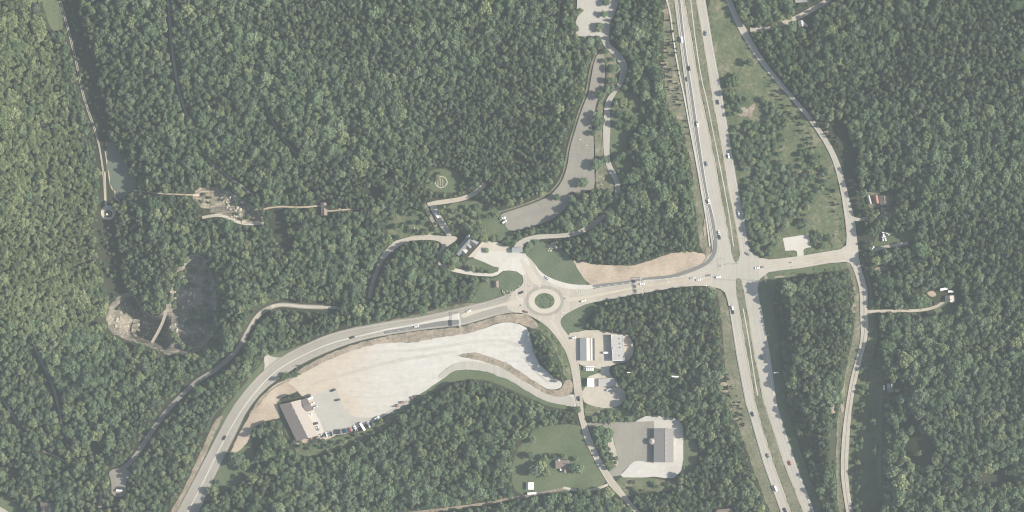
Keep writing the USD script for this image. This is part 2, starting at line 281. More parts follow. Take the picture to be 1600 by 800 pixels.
area('lawn', 'corner lawn between roundabout and storage yard', 'lawn', '918,473 899,482 880,492 874,500 875,510 882,518 889,523 906,519 913,515 915,498 932,482 932,474', 1)
area('lawn', 'park lawn with shade trees beside the winding park road', 'grass', '960,144 985,142 1012,162 1004,190 986,206 976,226 986,255 992,264 972,272 963,258 953,237 952,200 951,173', 1)
area('lawn', 'big house lawn with scattered trees at the south end', 'grass', '836,668 906,660 914,685 932,725 948,752 940,759 905,768 880,768 840,773 806,772 798,742 806,704 824,684', 1)
area('rough_grass', 'rough grass south of the church gravel', 'rough', '955,764 968,745 985,746 1010,746 1045,750 1062,756 1044,768 1000,768 974,780', 1)
area('lawn', 'small lawn east of the church gravel', 'grass', '1064,690 1086,684 1092,712 1084,736 1066,736', 1)
area('rough_grass', 'weedy bank between church drive and gravel yard', 'rough', '911,632 930,634 945,638 962,634 975,640 990,648 990,661 960,661 917,663', 1)
area('rough_grass', 'overgrown bank between the town road and the church lot', 'rough', '918,665 940,666 952,674 956,690 962,715 968,732 955,744 943,723 930,698', 1, False)
area('grass', 'green strips around the storage units', 'grass', '894,533 905,531 905,566 903,570 898,550', 0)
area('grass', 'green island beside the row of white parked cars', 'grass', '904,571 912,576 928,576 945,576 940,584 918,590 914,607 908,612 906,594', 0)
area('lawn', 'green yard with parked cars beside a tan track', 'grass', '1372,362 1392,366 1426,356 1430,374 1412,380 1390,384 1362,394 1366,376', 1)
area('lawn', 'small yard in front of the farmhouse in the woods', 'grass', '1462,476 1478,470 1490,472 1490,488 1470,492 1456,484', 1)
area('lawn', 'grassy clearing around the ring of stones', 'grass', '668,266 702,262 724,276 734,292 718,302 690,301 670,297 660,282', 2)
area('meadow', 'weedy stream meadow west of the footbridge', 'rough', '612,332 640,326 660,330 678,350 692,366 650,369 617,374 602,360', 1)
area('meadow', 'green hollow between the gatehouse and the curved parking lot', 'grass', '694,320 742,312 776,322 792,352 804,366 796,378 770,376 748,374 722,366 704,345', 1)
area('grass', 'narrow grass glade beside the twin track', 'grass', '63,-8 90,-8 100,40 88,52 76,40 68,15', 1)
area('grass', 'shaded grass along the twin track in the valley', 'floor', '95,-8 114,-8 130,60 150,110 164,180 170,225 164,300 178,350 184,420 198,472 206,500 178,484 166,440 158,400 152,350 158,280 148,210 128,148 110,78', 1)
area('grass', 'overgrown strip between gravel lot and south woods', 'grass', '720,574 742,576 766,580 790,590 830,612 866,630 900,636 900,642 862,637 825,621 790,605 760,594 735,592 706,597 660,622 640,636 604,660 600,652 634,628 662,611 697,588', 1)
area('grass', 'dry grass edge of the tree pocket by the south road', 'rough', '826,508 846,502 860,514 874,531 883,548 890,570 895,592 884,592 878,570 868,545 852,522', 1)
area('meadow', 'grass at the far south-west corner by a pale road', 'grass', '-8,768 14,778 30,788 40,800 44,808 -8,808', 1)
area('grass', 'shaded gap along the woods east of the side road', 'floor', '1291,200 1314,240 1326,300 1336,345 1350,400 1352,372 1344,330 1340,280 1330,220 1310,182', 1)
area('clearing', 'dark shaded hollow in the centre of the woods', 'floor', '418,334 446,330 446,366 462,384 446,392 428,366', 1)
area('bare_patch', 'orange bare earth patch with cleared brush in the meadow', 'clay', '1150,178 1160,166 1168,172 1178,160 1182,166 1172,182 1158,182', 1, False)
area('verge', 'tan verge around the blank concrete pad', 'rough', '1214,372 1224,362 1262,358 1274,372 1276,398 1218,402', 1)
# --- dirt, rock, gravel
area('yard', 'tan bare yard between the red barn and the parked cars', 'dirt', '1374,322 1392,320 1394,332 1391,352 1384,358 1374,354 1370,342 1378,334', 1)
area('yard', 'tan bare yard around the pale shed west of the red barn', 'dry', '1352,300 1364,300 1374,304 1392,302 1396,322 1374,324 1356,326', 1)
area('yard', 'tan bare ground beside the woodland farmhouse', 'dirt', '1446,458 1456,454 1462,458 1462,464 1452,464', 1)
area('rock_floor', 'layered rock floor and walls of the sinkhole quarry', 'rock', PIT, 0)
area('rock_floor', 'stepped rock outcrop beside the woodland path', 'rock_pale', RAVINE, 0)
area('gravel_lot', 'huge pale gravel lot curving beside the bend road', 'lot_mix', '560,544 600,533 647,534 675,528 708,524 735,519 759,513 772,507 792,503 812,506 826,514 832,545 842,569 850,576 859,584 867,593 878,596 878,605 868,609 858,609 847,604 834,596 817,585 799,572 784,565 761,558 746,553 727,552 712,556 727,556 736,560 759,565 784,574 799,581 818,594 840,609 872,622 894,616 900,618 904,632 898,637 885,633 864,630 845,623 827,613 808,602 795,593 780,589 765,581 741,578 722,577 708,580 697,588 679,601 662,612 634,629 620,640 600,644 560,650', 1)
area('gravel_lot', 'tan end of the big gravel lot beside the long warehouse', 'lot_mix', '446,597 476,578 500,565 525,555 562,543 600,534 612,560 606,590 604,620 620,637 600,651 575,662 550,668 505,690 494,684 490,640 478,622 468,616 462,606', 1)
area('berm', 'brown weedy earth berm curving across the gravel lot', 'clay', '712,556 727,551 746,551 761,556 784,564 799,571 818,584 834,596 848,606 862,611 876,609 880,600 886,592 894,594 896,610 890,618 871,622 850,614 834,604 820,597 800,585 784,575 759,566 735,560', 1)
area('dirt_strip', 'brown weedy strip between the bend road and gravel lot', 'clay', '384,655 406,620 430,604 456,586 482,568 520,550 556,537 600,526 650,518 698,513 721,511 751,502 778,493 798,490 818,490 830,496 842,506 838,514 826,512 812,505 792,503 772,506 759,513 735,520 708,525 675,529 647,536 600,535 562,544 525,557 478,580 446,598 425,608 400,640', 1)
area('parking_lot', 'smooth grey parking lot beside the long warehouse', 'lot_grey', '487,619 517,608 527,610 532,625 540,640 550,650 560,652 576,653 600,646 624,632 642,622 640,630 620,640 589,654 559,669 540,678 519,680 506,675 500,659 491,640', 0)
area('apron', 'pale concrete apron along the front of the long warehouse', 'concrete', '478,642 490,640 500,659 507,675 510,678 498,684 492,682', 0)
area('dirt', 'tan dirt walk at the south end of the long warehouse', 'dirt', '456,688 480,686 498,678 512,680 500,686 480,692 462,696', 0)
area('gravel_yard', 'pale gravel yard around the storage units and shop', 'gravel_tan', '886,521 905,518 920,515 945,517 955,522 978,520 987,532 991,546 987,559 976,566 956,570 951,575 955,589 964,592 965,603 972,606 978,614 977,626 966,635 946,638 928,635 913,630 909,620 908,612 914,607 917,591 922,587 934,584 942,577 930,575 906,572 903,560 898,548 894,536', 1)
area('gravel_apron', 'white gravel apron wrapping the church', 'gravel', '988,662 1004,651 1020,648 1040,651 1060,655 1067,663 1068,690 1067,728 1061,741 1050,749 1030,745 1000,746 966,746 980,731 990,720 1005,716 1015,690', 1)
area('gravel_strip', 'tan gravel strip along the west side of the church lot', 'gravel_tan', '951,671 956,674 959,690 963,705 970,728 964,731 957,722 951,702 949,686', 1)
area('parking_lot', 'dark grey church parking lot with faint stall lines', 'lot_dark', '915,661 940,660 990,659 1021.8,658 1021.8,724 1010,722 1000,720 991,721 980,730 968,743 955,745 950,738 966,726 962,700 957,680 953,672 945,668 925,667 917,666', 0)
area('concrete_pad', 'blank pale concrete pad with a short drive', 'concrete', '1223,372 1263,366 1267,386 1258,388 1255,391 1256,402 1246,403 1245,393 1241,391 1227,392', 0)
area('turnout', 'pale gravel turnout beside the bend road', 'concrete_road', '411,582 414,572 412,558 418,553 424,557 436,559 446,555 452,552 440,562 420,578', 1)
ribbon('dirt_track', 'tan dirt driveway through the north-east woods', 'gravel_tan', '1172,47 1200,44 1225,36 1248,27 1270,14 1290,4 1304,-8', 8)
ribbon('dirt_track', 'tan dirt track across the yard east of the side road', 'gravel_tan', '1362,392 1378,387 1398,383 1418,380', 5)
ribbon('driveway', 'pale driveway curving to the farmhouse in the woods', 'gravel_tan', '1352,487 1376,486 1404,486 1440,485 1462,480 1476,470', 4.5)
ribbon('driveway', 'short gravel drive into the wooded house lot', 'gravel_tan', '1330,340 1342,344 1352,341 1372,343', 5)
ribbon('driveway', 'tan drive from the town road to the southern house', 'gravel_tan', '950,757 938,762 918,767 900,766 880,762', 4)
ribbon('dirt_track', 'reddish dirt track along the southern wood edge', 'clay', '880,764 850,770 815,776 790,781 760,787 700,795 630,803', 4.5)
ribbon('dirt_track', 'western wheel rut of the valley twin track', 'gravel_tan', '89,-8 100,30 111.5,75 121,116 126.5,146 138,180 147,206 152.5,225 156.5,247 159,268 161,290 162,312', 1.1)
ribbon('dirt_track', 'eastern wheel rut of the valley twin track', 'gravel_tan', '91.3,-8 102.3,30 113.8,75 123.3,116 128.8,146 140.3,180 149.3,206 154,225 157.6,247 161,268 163.5,290 164.5,312', 1.1)
ribbon('dirt_track', 'tan track leading into the turning circle', 'gravel_tan', '162.2,268 163,290 163.5,312 164.5,322', 3.2)
ring = Point(*sc_xy([168, 332])).buffer(11.5 * SC).difference(Point(*sc_xy([168.2, 334])).buffer(5.6 * SC))
F.append(dict(name='turning_circle', label='tan gravel turning circle at the end of the twin track', mat='gravel_tan', poly=ring, open=True, guide=None))
ribbon('footpath', 'pale straight footpath running east from the pond', 'dirt', '207,297 230,300 260,303 285,304 312,305', 2.2)
ribbon('footpath', 'tan footpath curving past the stepped rocks', 'gravel_tan', '316,340 326,338 340,336 352,338 366,345 382,350 412,349', 4.5)
ribbon('footpath', 'pale footpath to the covered bridge', 'dirt', '412,327 424,324 440,322.5 462,324 482,323.5 500,321 508,325', 2.6)
ribbon('footpath', 'pale footpath east of the covered bridge', 'dirt', '509,330 525,329 545,327 562,327', 2.4)
ribbon('forest_lane', 'faint grey lane climbing through the north woods', 'asphalt', '263,-8 266,30 268,60 272,97 279,139 287,165 294,185', 3.8)
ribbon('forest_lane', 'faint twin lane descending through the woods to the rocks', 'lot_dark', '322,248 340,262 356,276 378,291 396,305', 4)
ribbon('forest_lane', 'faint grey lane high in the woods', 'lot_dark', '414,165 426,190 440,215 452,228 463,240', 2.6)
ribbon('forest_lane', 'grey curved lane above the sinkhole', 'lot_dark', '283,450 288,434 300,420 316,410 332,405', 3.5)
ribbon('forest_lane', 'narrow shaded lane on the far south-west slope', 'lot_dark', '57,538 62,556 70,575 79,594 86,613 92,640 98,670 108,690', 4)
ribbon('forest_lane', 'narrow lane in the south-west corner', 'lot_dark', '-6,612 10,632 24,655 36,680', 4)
ribbon('forest_lane', 'tan path end among the south-west trees', 'dirt', '66,703 74,708 86,712 104,722', 3)
ribbon('dirt_track', 'short tan clearing strip by the southern car park', 'dirt', '158,770 157,782 156,794', 5)
ribbon('forest_lane', 'tan trail west of the north parking lot', 'dirt', '875,-8 873,20 870,55', 3)

ribbon('footpath', 'tan bank path along the west side of the pond', 'dirt', '163,236 166.4,256 169.4,279 172.8,295 179.5,299 177.4,310 186,314', 1.8)
area('flower_bed', 'pink flower bed on the dry island', 'pink', '948,131.6 958,131 959,135 947,135.6', 1)
for k, (px_, py_, w_, h_) in enumerate(((1041, 80, 5, 1.6), (1038, 99, 6, 2), (1043, 112, 5, 1.4), (1044, 124, 6, 1.2), (1056, 118, 5, 1.1), (1048, 137, 5, 1.5), (1062, 145, 4, 1.2), (1057, 159, 5, 1.5), (1052, 168, 6, 1.6), (1063, 183, 5, 2.2), (1041, 17, 6, 3), (1050, 128, 6, 1.2), (1046, 150, 5, 1.3), (1039, 104, 4, 1.2), (1060, 131, 4, 1), (1131, 600, 6, 3), (1133, 612, 5, 2.2), (1141, 640, 4, 2), (1150, 655, 5, 2.4), (1128, 590, 4, 3), (1150, 645, 4, 1.3), (1306, 362, 3.4, 1.1), (1306, 366.5, 3.6, 1.2), (1307, 371, 3.6, 1.4), (1300, 640, 3.4, 8), (1335, 445, 2.6, 9), (1334, 480, 3, 10), (1316, 636, 3, 9), (1378, 420, 12, 4), (1196, 436, 3, 8), (1218, 433, 9, 2), (1172, 178, 4, 6), (1156, 176, 7, 1.4), (1290, 206, 4, 3), (1338, 760, 2, 4), (1148, 300, 4, 2), (1106, 396, 3, 10), (1101, 355, 2, 14), (1112, 450, 6, 2.6))):
    area('bare_patch', 'small bare clay patch among rough growth', 'clay', ell(px_, py_, w_, h_, 14) + rng.normal(0, .5, (14, 2)), 1)
# --- roads
SBL = '1051,-10 1053.7,0 1062,75 1071.5,150 1081,225 1094,300 1104,340 1111,378 1112,394 1106,405 1099,413 1078,421 1050,429'
area('road', 'pale concrete southbound highway carriageway', 'concrete_road', np.vstack([pts('1052,-10 1063,75 1072.5,150 1083,225 1096,300 1105,340 1111,378 1113,392 1109,404 1100,413'), pts('1110,447 1123,449.7 1132.5,457 1136,467.5 1139,480 1150.6,555 1165,630 1171.6,650 1193,725 1222,806'), pts('1239,806 1209.6,725 1186.6,650 1181,630 1168.4,555 1154.7,480 1150,440 1146,405 1143,390 1134.3,340 1125.9,300 1112.8,225 1096,150 1083.7,75 1068,-10')]), 0, guide=LineString(sc_xy(pts('1062,-10 1073,75 1084,150 1097,225 1111,300 1121,340 1132,400 1145,480 1159,555 1173,630 1201,725 1230,806'))))
area('road', 'pale concrete northbound highway carriageway', 'concrete_road', np.vstack([pts('1085.5,-10 1099.7,75 1111.9,150 1126,225 1138,300 1146.5,340 1156,395 1158,415 1160,440 1166,480 1178,555 1193,630 1200,650 1225,725 1257,806'), pts('1275,806 1243.7,725 1219.4,650 1213.7,630 1203.4,555 1189.4,480 1187,475 1183.5,449 1186,436 1196,425 1196,404 1185,403 1174.5,396 1168,379 1163.4,340 1154,300 1141,225 1128.7,150 1114.7,75 1100.5,-10')]), 0, guide=LineString(sc_xy(pts('1094,-10 1107,75 1120,150 1133,225 1146,300 1155,340 1166,400 1177,480 1191,555 1203,630 1234,725 1266,806'))))
area('road', 'highway crossing surface linking both carriageways', 'concrete_road', '1098,411 1113,392 1140,392 1158,398 1172,392 1186,403 1200,405 1200,426 1187,436 1184,449 1160,452 1145,450 1128,452 1108,447', 0)
sides('road', 'grey road between roundabout and highway crossing', 'asphalt_old', '884,443 899,445.5 926,445 940,442.5 960,440.8 982,437 1010,432.4 1050,429.5 1083.7,421.5 1104,412 1112,404', '876,498 882,492 899,482.5 919,473.5 960,466.6 1000,458.7 1064,448 1080,447 1095,446.5 1112,447.5')
sides('road', 'pale side road east of the highway crossing', 'tan_road', '1185,403 1200,405.6 1218.7,404 1246,400.5 1256,399 1290,393.4 1312.5,389.7 1322,383 1322.8,368 1320,340', '1186,436 1198,426 1218.7,422.5 1250,419 1293.7,411.5 1322,409 1331,413 1341,408 1341.5,396 1335,340', 0)
sides('road', 'curving side road running north past the meadow', 'concrete_road', '1131,-10 1133.7,0 1145,28 1160,58 1186,97.5 1212.5,129 1242.5,163 1269,195 1291,229 1304,259 1314,300 1320,342', '1139,-10 1143,0 1155,28 1167.5,47 1180,72 1201,104 1227.5,136 1257.5,170 1284,202.5 1304,236 1316,266 1324,300 1335,342')
sides('road', 'narrow tan road running south along the dark woods', 'tan_road', '1322,405 1331,414 1337.8,433.7 1343.4,454 1344,500 1345.5,526 1339,556 1329,590 1322,631 1316,676 1313,732.5 1316,762.5 1323,806', '1341.5,400 1344.3,415 1350,433.7 1356.5,456 1354.6,490 1356.7,500 1356.7,522.5 1348,556 1339.5,590 1331,635 1327.5,680 1324.5,732.5 1327.5,770 1334,806')
sides('road', 'two-lane highway bend sweeping west of the roundabout', 'asphalt', '270,812 276,800 306,744 332,694 360,640 386,605.6 412.5,577.5 442.5,555 476,538 510,523 543.7,513.7 585,506 626,498.7 656,495 694,486.5 720,480.5 745,474.5 760,471 784,463.5 803,454.5', '306,812 311,800 330,757 349,717 370,676 387,640 412.5,609 442,587 480,564 517.5,547.5 555,534 600,524 656,515.6 697.5,511 720,509 750,500.6 778,492 798,488 816,489 827,493')
area('road', 'paved circle and flared legs of the roundabout', 'asphalt_old', '803,454 814,447.5 818.5,439 816,432 818,418 806,412 800,400 806,392 822,398 835,411 844,424.5 859,434 880,441.5 899,445.5 900,464 899,482.5 882,492 876,499 876,508 882,516 887,523 895,536 884,550 872.5,531 857.5,512.5 844,502 827.5,493 814,488.5 800,487.5 790,478 798,462', 1)
sides('road', 'town road running south from the roundabout', 'asphalt_old', '842,500 860.6,513 873.7,530 883,547 890.6,569 895,592 896.6,608.7 899,625 902,636 903.7,650 906.7,660 912,682.7 919,698.5 931,723 947,751 954,761.5 971.5,779 980,788 1000,810', '873,499 875.6,505.6 878,514 887,521.5 893.4,533.7 898,548.7 903,558 904.6,571 907.5,593.7 909,610.6 911,631 912.7,650 916.4,660 920.7,675.7 929.5,698.5 941.7,723 955.7,744 973,766.7 985.5,784 1006,806')
area('road', 'pale lane along the lower edge of the gravel lot', 'concrete_road', '894,616 872,622 840,610 818,596 799,583 784,575 760,568 738,564 715,566 700,574 684,588 690,592 708,579 722,576 741,577 765,580 780,588 795,592 808,601 827,612 846,622 864,629 885,632 900,636', 1)
area('plaza', 'bright white concrete entrance plaza of the park gatehouse', 'concrete', '752,386 766,392 785,393 799,390 802,386 817,386 822,398 828,412 826,424 817,431 807,424 795,422.5 786,423.5 777,430 769,432 745,431 725,428 710,425 697,421 688,414 694,412 706,418 725,422 748,425.5 768,427.5 778,424 779.5,418 770,416 755,409 740,403.5', 0)
area('paving', 'tan stone paving in front of the gatehouse', 'brick_apron', '752,379 762,375 781,380 797,387 799,390.5 785,393 766,392 752,386 741,402 731,402 744,388', 0)
sides('road', 'winding park road from the plaza to the north lot', 'concrete_road', '802,392 804,381 817.5,371.5 840,366 860,366 885,364.5 904,360 922,350 934,340 948,328 958,312 962,297.5 959,282 947,260 943,240 942,204 943.7,176 945,162 951,149 960.6,141 966,128 970,105 967,97.5 955,83 942,71 940,60 945,40 952,20 955,-10', '817,392 817.5,384 826,377.5 847.5,373 870,372 889,371 911,365 932,352 945,340 960,325 968,310 970,297.5 968.5,281 954,256 952,239 953.7,200 953,174 955,160 962.5,146 970,135 977.5,120 981,104 973.7,88 962.5,77 952,69 951.5,56 953,37.5 960.6,22 971,-10', 2)
area('parking_lot', 'pale north parking lot with trees on its islands', 'lot_grey', '902,-8 901,17 903,24 899,36 903,45 897,56.5 915,57.5 937,57 941,66 950,40 958,20 960,-8', 0)
area('parking_lot', 'long curved grey parking lot at the wood edge', 'lot_dark', '938,78.7 928.7,93.7 924,120 919.5,146 908,173.7 898.7,203.7 890,232 886.6,260 877.5,286 858.7,307 827,320 798.7,329 780,335.5 787.5,344 791,357.5 802.5,362 840,352 862.5,343 876,333 890,318 905,303 920,297 930,294 928,256 928,225 927,208 924,195 929.7,172 932.5,157 943,143 945,121 945.6,101 943.7,82', 1)
ribbon('dirt_strip', 'tan worn edge between the curved lot and the woods', 'dry', '934,79 925,96 920,120 916,146 904,175 895,205 887,232 883,260 874,285 856,304 826,317 798,326 778,332', 2.6, 2)
area('island', 'dry grass island with trees beside the curved lot', 'dry', '940,80 950,78 966,100 968,112 960,128 952,140 944,152 942,168 940,205 943,240 948,262 958,284 960,298 946,300 935,298 931,290 930,256 930,225 929,205 926,194 932,172 936,158 945,146 948,122 948,101', 1)
area('road', 'tan park lane curving west from the gatehouse', 'tan_road', '592,404 604,389 614,377.5 630,372.5 650,367.5 674,366 693,369.5 705,368 716,371 710,378 700,384 690,394 686,403 690,414 696,420 690,420 684,412 682,402 686,392 691,384 687.5,377.5 676,374.8 650,375 636,378 620,387 606,399 599,408', 1)
sides('road', 'pale lane crossing the stream beside the footbridge', 'tan_road', '670,318 674,330 682,345 692,360 698,368', '682,318 684,330 692,342 702,357 706,368', 1)
ribbon('road', 'pale lane from the bridge into the north woods', 'gravel_tan', '668,320.5 680,317 700,314.5 721,311 738,304.5 752,294 758,286', 7)
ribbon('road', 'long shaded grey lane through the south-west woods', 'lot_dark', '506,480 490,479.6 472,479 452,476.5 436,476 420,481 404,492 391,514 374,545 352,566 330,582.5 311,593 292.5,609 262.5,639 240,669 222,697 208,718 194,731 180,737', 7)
ribbon('road', 'sunlit tan end of the woodland lane', 'tan_road', '526,480.6 514,480.5 500,480 472,479 452,476.5 436,476 424,479', 4)
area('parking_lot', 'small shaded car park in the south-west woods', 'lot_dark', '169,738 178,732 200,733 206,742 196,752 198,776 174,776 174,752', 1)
ribbon('road', 'pale road clipping the far south-west corner', 'concrete_road', '-10,790 8,800 20,810', 7)
ribbon('road', 'shaded end of the park lane under the trees', 'lot_dark', '597,405 588,425 581,446 577,466', 6)  # darker surface than the lane before it, holding the shade in its colour
for k, (trk, w_) in enumerate((('486,600 540,584 600,566 660,556 716,548', 1.0), ('488,602.5 541,586.5 601,568.5 661,558.5 716,550.5', 1.0), ('600,548 660,546 720,536 780,528 816,540', .9), ('600,550.5 660,548.5 720,538.5 779,530.5 814,542', .9), ('820,560 836,580 858,598', 1.0))):
    ribbon('wheel_track', 'faint wheel track across the gravel lot', 'track', trk, w_)
# darker lanes and strips laid on the road
sides('road_strip', 'newer dark right-turn lane along the southbound carriageway', 'asphalt_new', '1056.5,-10 1065.4,75 1077,150 1086.4,225 1099.5,300 1108.6,340 1114.2,376 1114.2,390 1109.4,402 1099,412 1077,421 1050,430 1010,433.3', '1062,-10 1070.2,75 1082.5,150 1093,225 1104.2,300 1115,340 1120.5,376 1120.5,392 1114.5,405 1103.4,415.5 1081,425.3 1052,434.5 1010,437.2')
sides('road_strip', 'dark newer lane along the north side near the overhead sign', 'asphalt_new', '925.5,445.6 940,443 960,441.4 982,438.4 1010,433.3', '927,451.5 942,448.5 962,446 984,442.6 1010,437.2')
sides('road_strip', 'dark newer lane at the overhead sign west of the roundabout', 'asphalt_new', '600,517 650,508.5 690,501.5 717,499.6', '600,522.5 656,514.4 697.5,509.8 717.5,508.2')
sides('road_strip', 'pale painted median tapering west of the roundabout', 'concrete', '600,514.5 650,506 690,496.5 717,489.5 718,500 690,502 650,509 600,517.2', '600,514.8 600,515 600,515.5 600,516 600,516.3 600,516.6 600,517 600,517.2', 0)
F[-1]['poly'] = Polygon(sc_xy(pts('560,524.6 600,514.5 650,505.5 690,496.4 717,489.4 718.3,499 690,501.4 650,508.5 600,517 562,526.2'))).buffer(0)
ribbon('road_strip', 'pale worn centre line of the bend road', 'concrete', '290,806 316,757 341,705 360,670 380,637 400,611 424,585 452,566 488,548 520,535 560,525.3', 1.7)
area('road_strip', 'tan paved splitter island west of the roundabout', 'brick_apron', '720,490 745,484 770,478 792,472 808,466 818,463 818,477 806,478 790,477 770,482 745,489 721,498', 1)
area('road_strip', 'tan paved splitter island east of the roundabout', 'brick_apron', '884,466 900,464 930,459 960,454 1000,446 1000,448.4 960,457.5 932,463.5 906,469 886,472', 1)
area('road_strip', 'tan paved splitter island north of the roundabout', 'brick_apron', '812,402 822,410 834,424 842,436 848,444 840,446 832,443 824,430 816,414', 1)
area('road_strip', 'tan paved splitter island south of the roundabout', 'brick_apron', '856,500 864,498 870,510 880,530 884,540 874,524 864,510', 1)
area('road_strip', 'grey tyre-worn ring of the roundabout', 'asphalt', ell(851, 470, 30, 24), 0)
area('apron', 'tan truck apron ring inside the roundabout', 'brick_apron', ell(851, 470.3, 25, 19.2), 0)
area('lawn', 'green planted centre of the roundabout', 'lawn', ell(851, 470.2, 15.6, 12.4), 0)
area('road_strip', 'white concrete flare north-east of the roundabout', 'concrete', '835,411 844,424.5 859,434 880,441.5 899,445 926,444.9 926.5,451.5 900,452.5 878,450 862,444 848,434 838,422', 1)
# medians
area('median', 'grass median of the divided highway north of the crossing', 'dry', '1068,-10 1083.7,75 1096,150 1112.8,225 1125.9,300 1134.3,340 1144.5,402 1149,411 1154,408 1156,395 1146.5,340 1138,300 1126,225 1111.9,150 1099.7,75 1085.5,-10', 0)
area('median', 'grass median of the divided highway south of the crossing', 'dry', '1151,436 1155,434 1159,440 1166,480 1178,555 1193,630 1200,650 1225,725 1257,806 1239,806 1209.6,725 1186.6,650 1181,630 1168.4,555 1154.7,480 1150,448', 0)
ribbon('drain_strip', 'pale dry drainage strip down the northern median', 'gravel', '1078,-10 1086,60 1096,125 1103,150 1111,190 1120,235 1130,285 1140,340 1146,385', 1.3)
ribbon('drain_strip', 'pale dry drainage strip down the southern median', 'gravel', '1161,482 1170,530 1178,585 1184,618', 1.5)
ribbon('verge_edge', 'pale gravel shoulder beside the dark turn lane', 'gravel', '1040,-4 1047,18 1052,60 1060,110 1069,150 1079,205 1090,262 1098,310 1105,350 1109,385', 2.2)
# --- the sheets
flat_zone = unary_union([f['poly'] for f in F if f['open'] and 'rock' not in f['mat']])
shapely.prepare(flat_zone)
def axis(lo, hi, step, fine, fstep, far):
    a = np.arange(lo, hi + .1, step)
    a = a[(a < fine[0]) | (a > fine[1])]
    a = np.r_[a, np.arange(fine[0], fine[1] + .1, fstep)]
    g = [hi + 30, hi + 120, hi + 500, hi + 2000, far]; g2 = [lo - 30, lo - 120, lo - 500, lo - 2000, -far]
    return np.unique(np.r_[g2, a, g])
GX = axis(-616, 616, 7.0, (-448, -270), 3.0, 6000.0)
GY = axis(-336, 336, 7.0, (-112, 84), 3.0, 6000.0)
gx, gy = np.meshgrid(GX, GY, indexing='ij')
GZ = height(np.clip(gx, -700, 700), np.clip(gy, -420, 420), flat_zone)
out = np.maximum(np.abs(gx) - 620, np.abs(gy) - 340)
GZ = np.where(out > 300, 0.0, GZ)
nx, ny = len(GX), len(GY)
def zs(x, y):
    x, y = np.asarray(x, float), np.asarray(y, float)
    i = np.clip(np.searchsorted(GX, x, 'right') - 1, 0, nx - 2); j = np.clip(np.searchsorted(GY, y, 'right') - 1, 0, ny - 2)
    fx = (x - GX[i]) / (GX[i + 1] - GX[i]); fy = (y - GY[j]) / (GY[j + 1] - GY[j])
    a, b, c, d = GZ[i, j], GZ[i + 1, j], GZ[i + 1, j + 1], GZ[i, j + 1]
    return np.where(fx >= fy, a + fx * (b - a) + fy * (c - b), a + fy * (d - a) + fx * (c - d))
def ground(px, py):
    """The point of the ground that the photograph shows at a pixel."""
    q = sc_xy([px, py]); z = 0.0
    for _ in range(4):
        x, y = q * (CAM_H - z) / CAM_H; z = float(zs(x, y))
    return np.array([x, y, z])
idx = np.arange(nx * ny).reshape(nx, ny)
q00, q10, q11, q01 = idx[:-1, :-1], idx[1:, :-1], idx[1:, 1:], idx[:-1, 1:]
tri = np.vstack([np.stack([q00, q10, q11], -1).reshape(-1, 3), np.stack([q00, q11, q01], -1).reshape(-1, 3)])
V = np.stack([gx.ravel(), gy.ravel(), GZ.ravel()], 1)
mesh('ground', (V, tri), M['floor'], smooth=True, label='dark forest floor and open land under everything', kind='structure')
tri_polys = shapely.polygons(np.concatenate([V[tri][:, :, :2], V[tri][:, :1, :2]], 1))
tree_index = shapely.STRtree(tri_polys)
def drape(poly, lift, guide=None):
    shapely.prepare(poly)
    cand = tree_index.query(poly, predicate='intersects')
    inside = shapely.contains_properly(poly, tri_polys[cand])
    vs, fs, n = [V[tri[cand[inside]]][:, :, :2].reshape(-1, 2)], [np.arange(3 * inside.sum()).reshape(-1, 3)], 3 * int(inside.sum())
    cut = shapely.intersection(tri_polys[cand[~inside]], poly)
    for g in shapely.get_parts(cut):
        if g.geom_type != 'Polygon' or g.area < 1e-4: continue
        rings = [np.asarray(r.coords)[:-1] for r in (g.exterior, *g.interiors)]
        v = np.vstack(rings); e = np.cumsum([len(r) for r in rings]).astype(np.uint32)
        f = earcut.triangulate_float64(v, e).reshape(-1, 3).astype(int)
        a, b, c = v[f[:, 0]], v[f[:, 1]], v[f[:, 2]]
        flip = ((b[:, 0] - a[:, 0]) * (c[:, 1] - a[:, 1]) - (b[:, 1] - a[:, 1]) * (c[:, 0] - a[:, 0])) < 0
        f[flip] = f[flip][:, ::-1]
        vs.append(v); fs.append(f + n); n += len(v)
    v = np.vstack(vs); f = np.vstack(fs)
    z = zs(v[:, 0], v[:, 1]) + lift
    uv = None
    if guide is not None:
        p = shapely.points(v); s = shapely.line_locate_point(guide, p); d = shapely.distance(guide, p)
        q = np.array([guide.interpolate(t).coords[0] for t in np.linspace(0, guide.length, 80)])
        ahead = shapely.get_coordinates(shapely.line_interpolate_point(guide, np.minimum(s + 1, guide.length)))
        here = shapely.get_coordinates(shapely.line_interpolate_point(guide, np.maximum(np.minimum(s, guide.length - 1), 0)))
        t = ahead - here; w = v - here
        uv = np.stack([d * np.sign(t[:, 0] * w[:, 1] - t[:, 1] * w[:, 0]), s], 1)
    return np.column_stack([v, z]), f, uv
for k, f in enumerate(F):
    # sheets only need to clear the ones they lie on: rising steps in the order they are laid
    frame = shapely.box(-640, -345, 640, 345)
    v, t, uv = drape(f['poly'].intersection(frame), .03 + .0045 * k, f['guide'])
    if uv is None and f['mat'] in ('asphalt_old', 'asphalt', 'asphalt_new', 'concrete_road', 'tan_road'):
        uv = v[:, :2]
    mesh(f['name'], (v, t), M[f['mat']], uv=uv, label=f['label'], kind='structure')
TOP = .03 + .0045 * len(F)
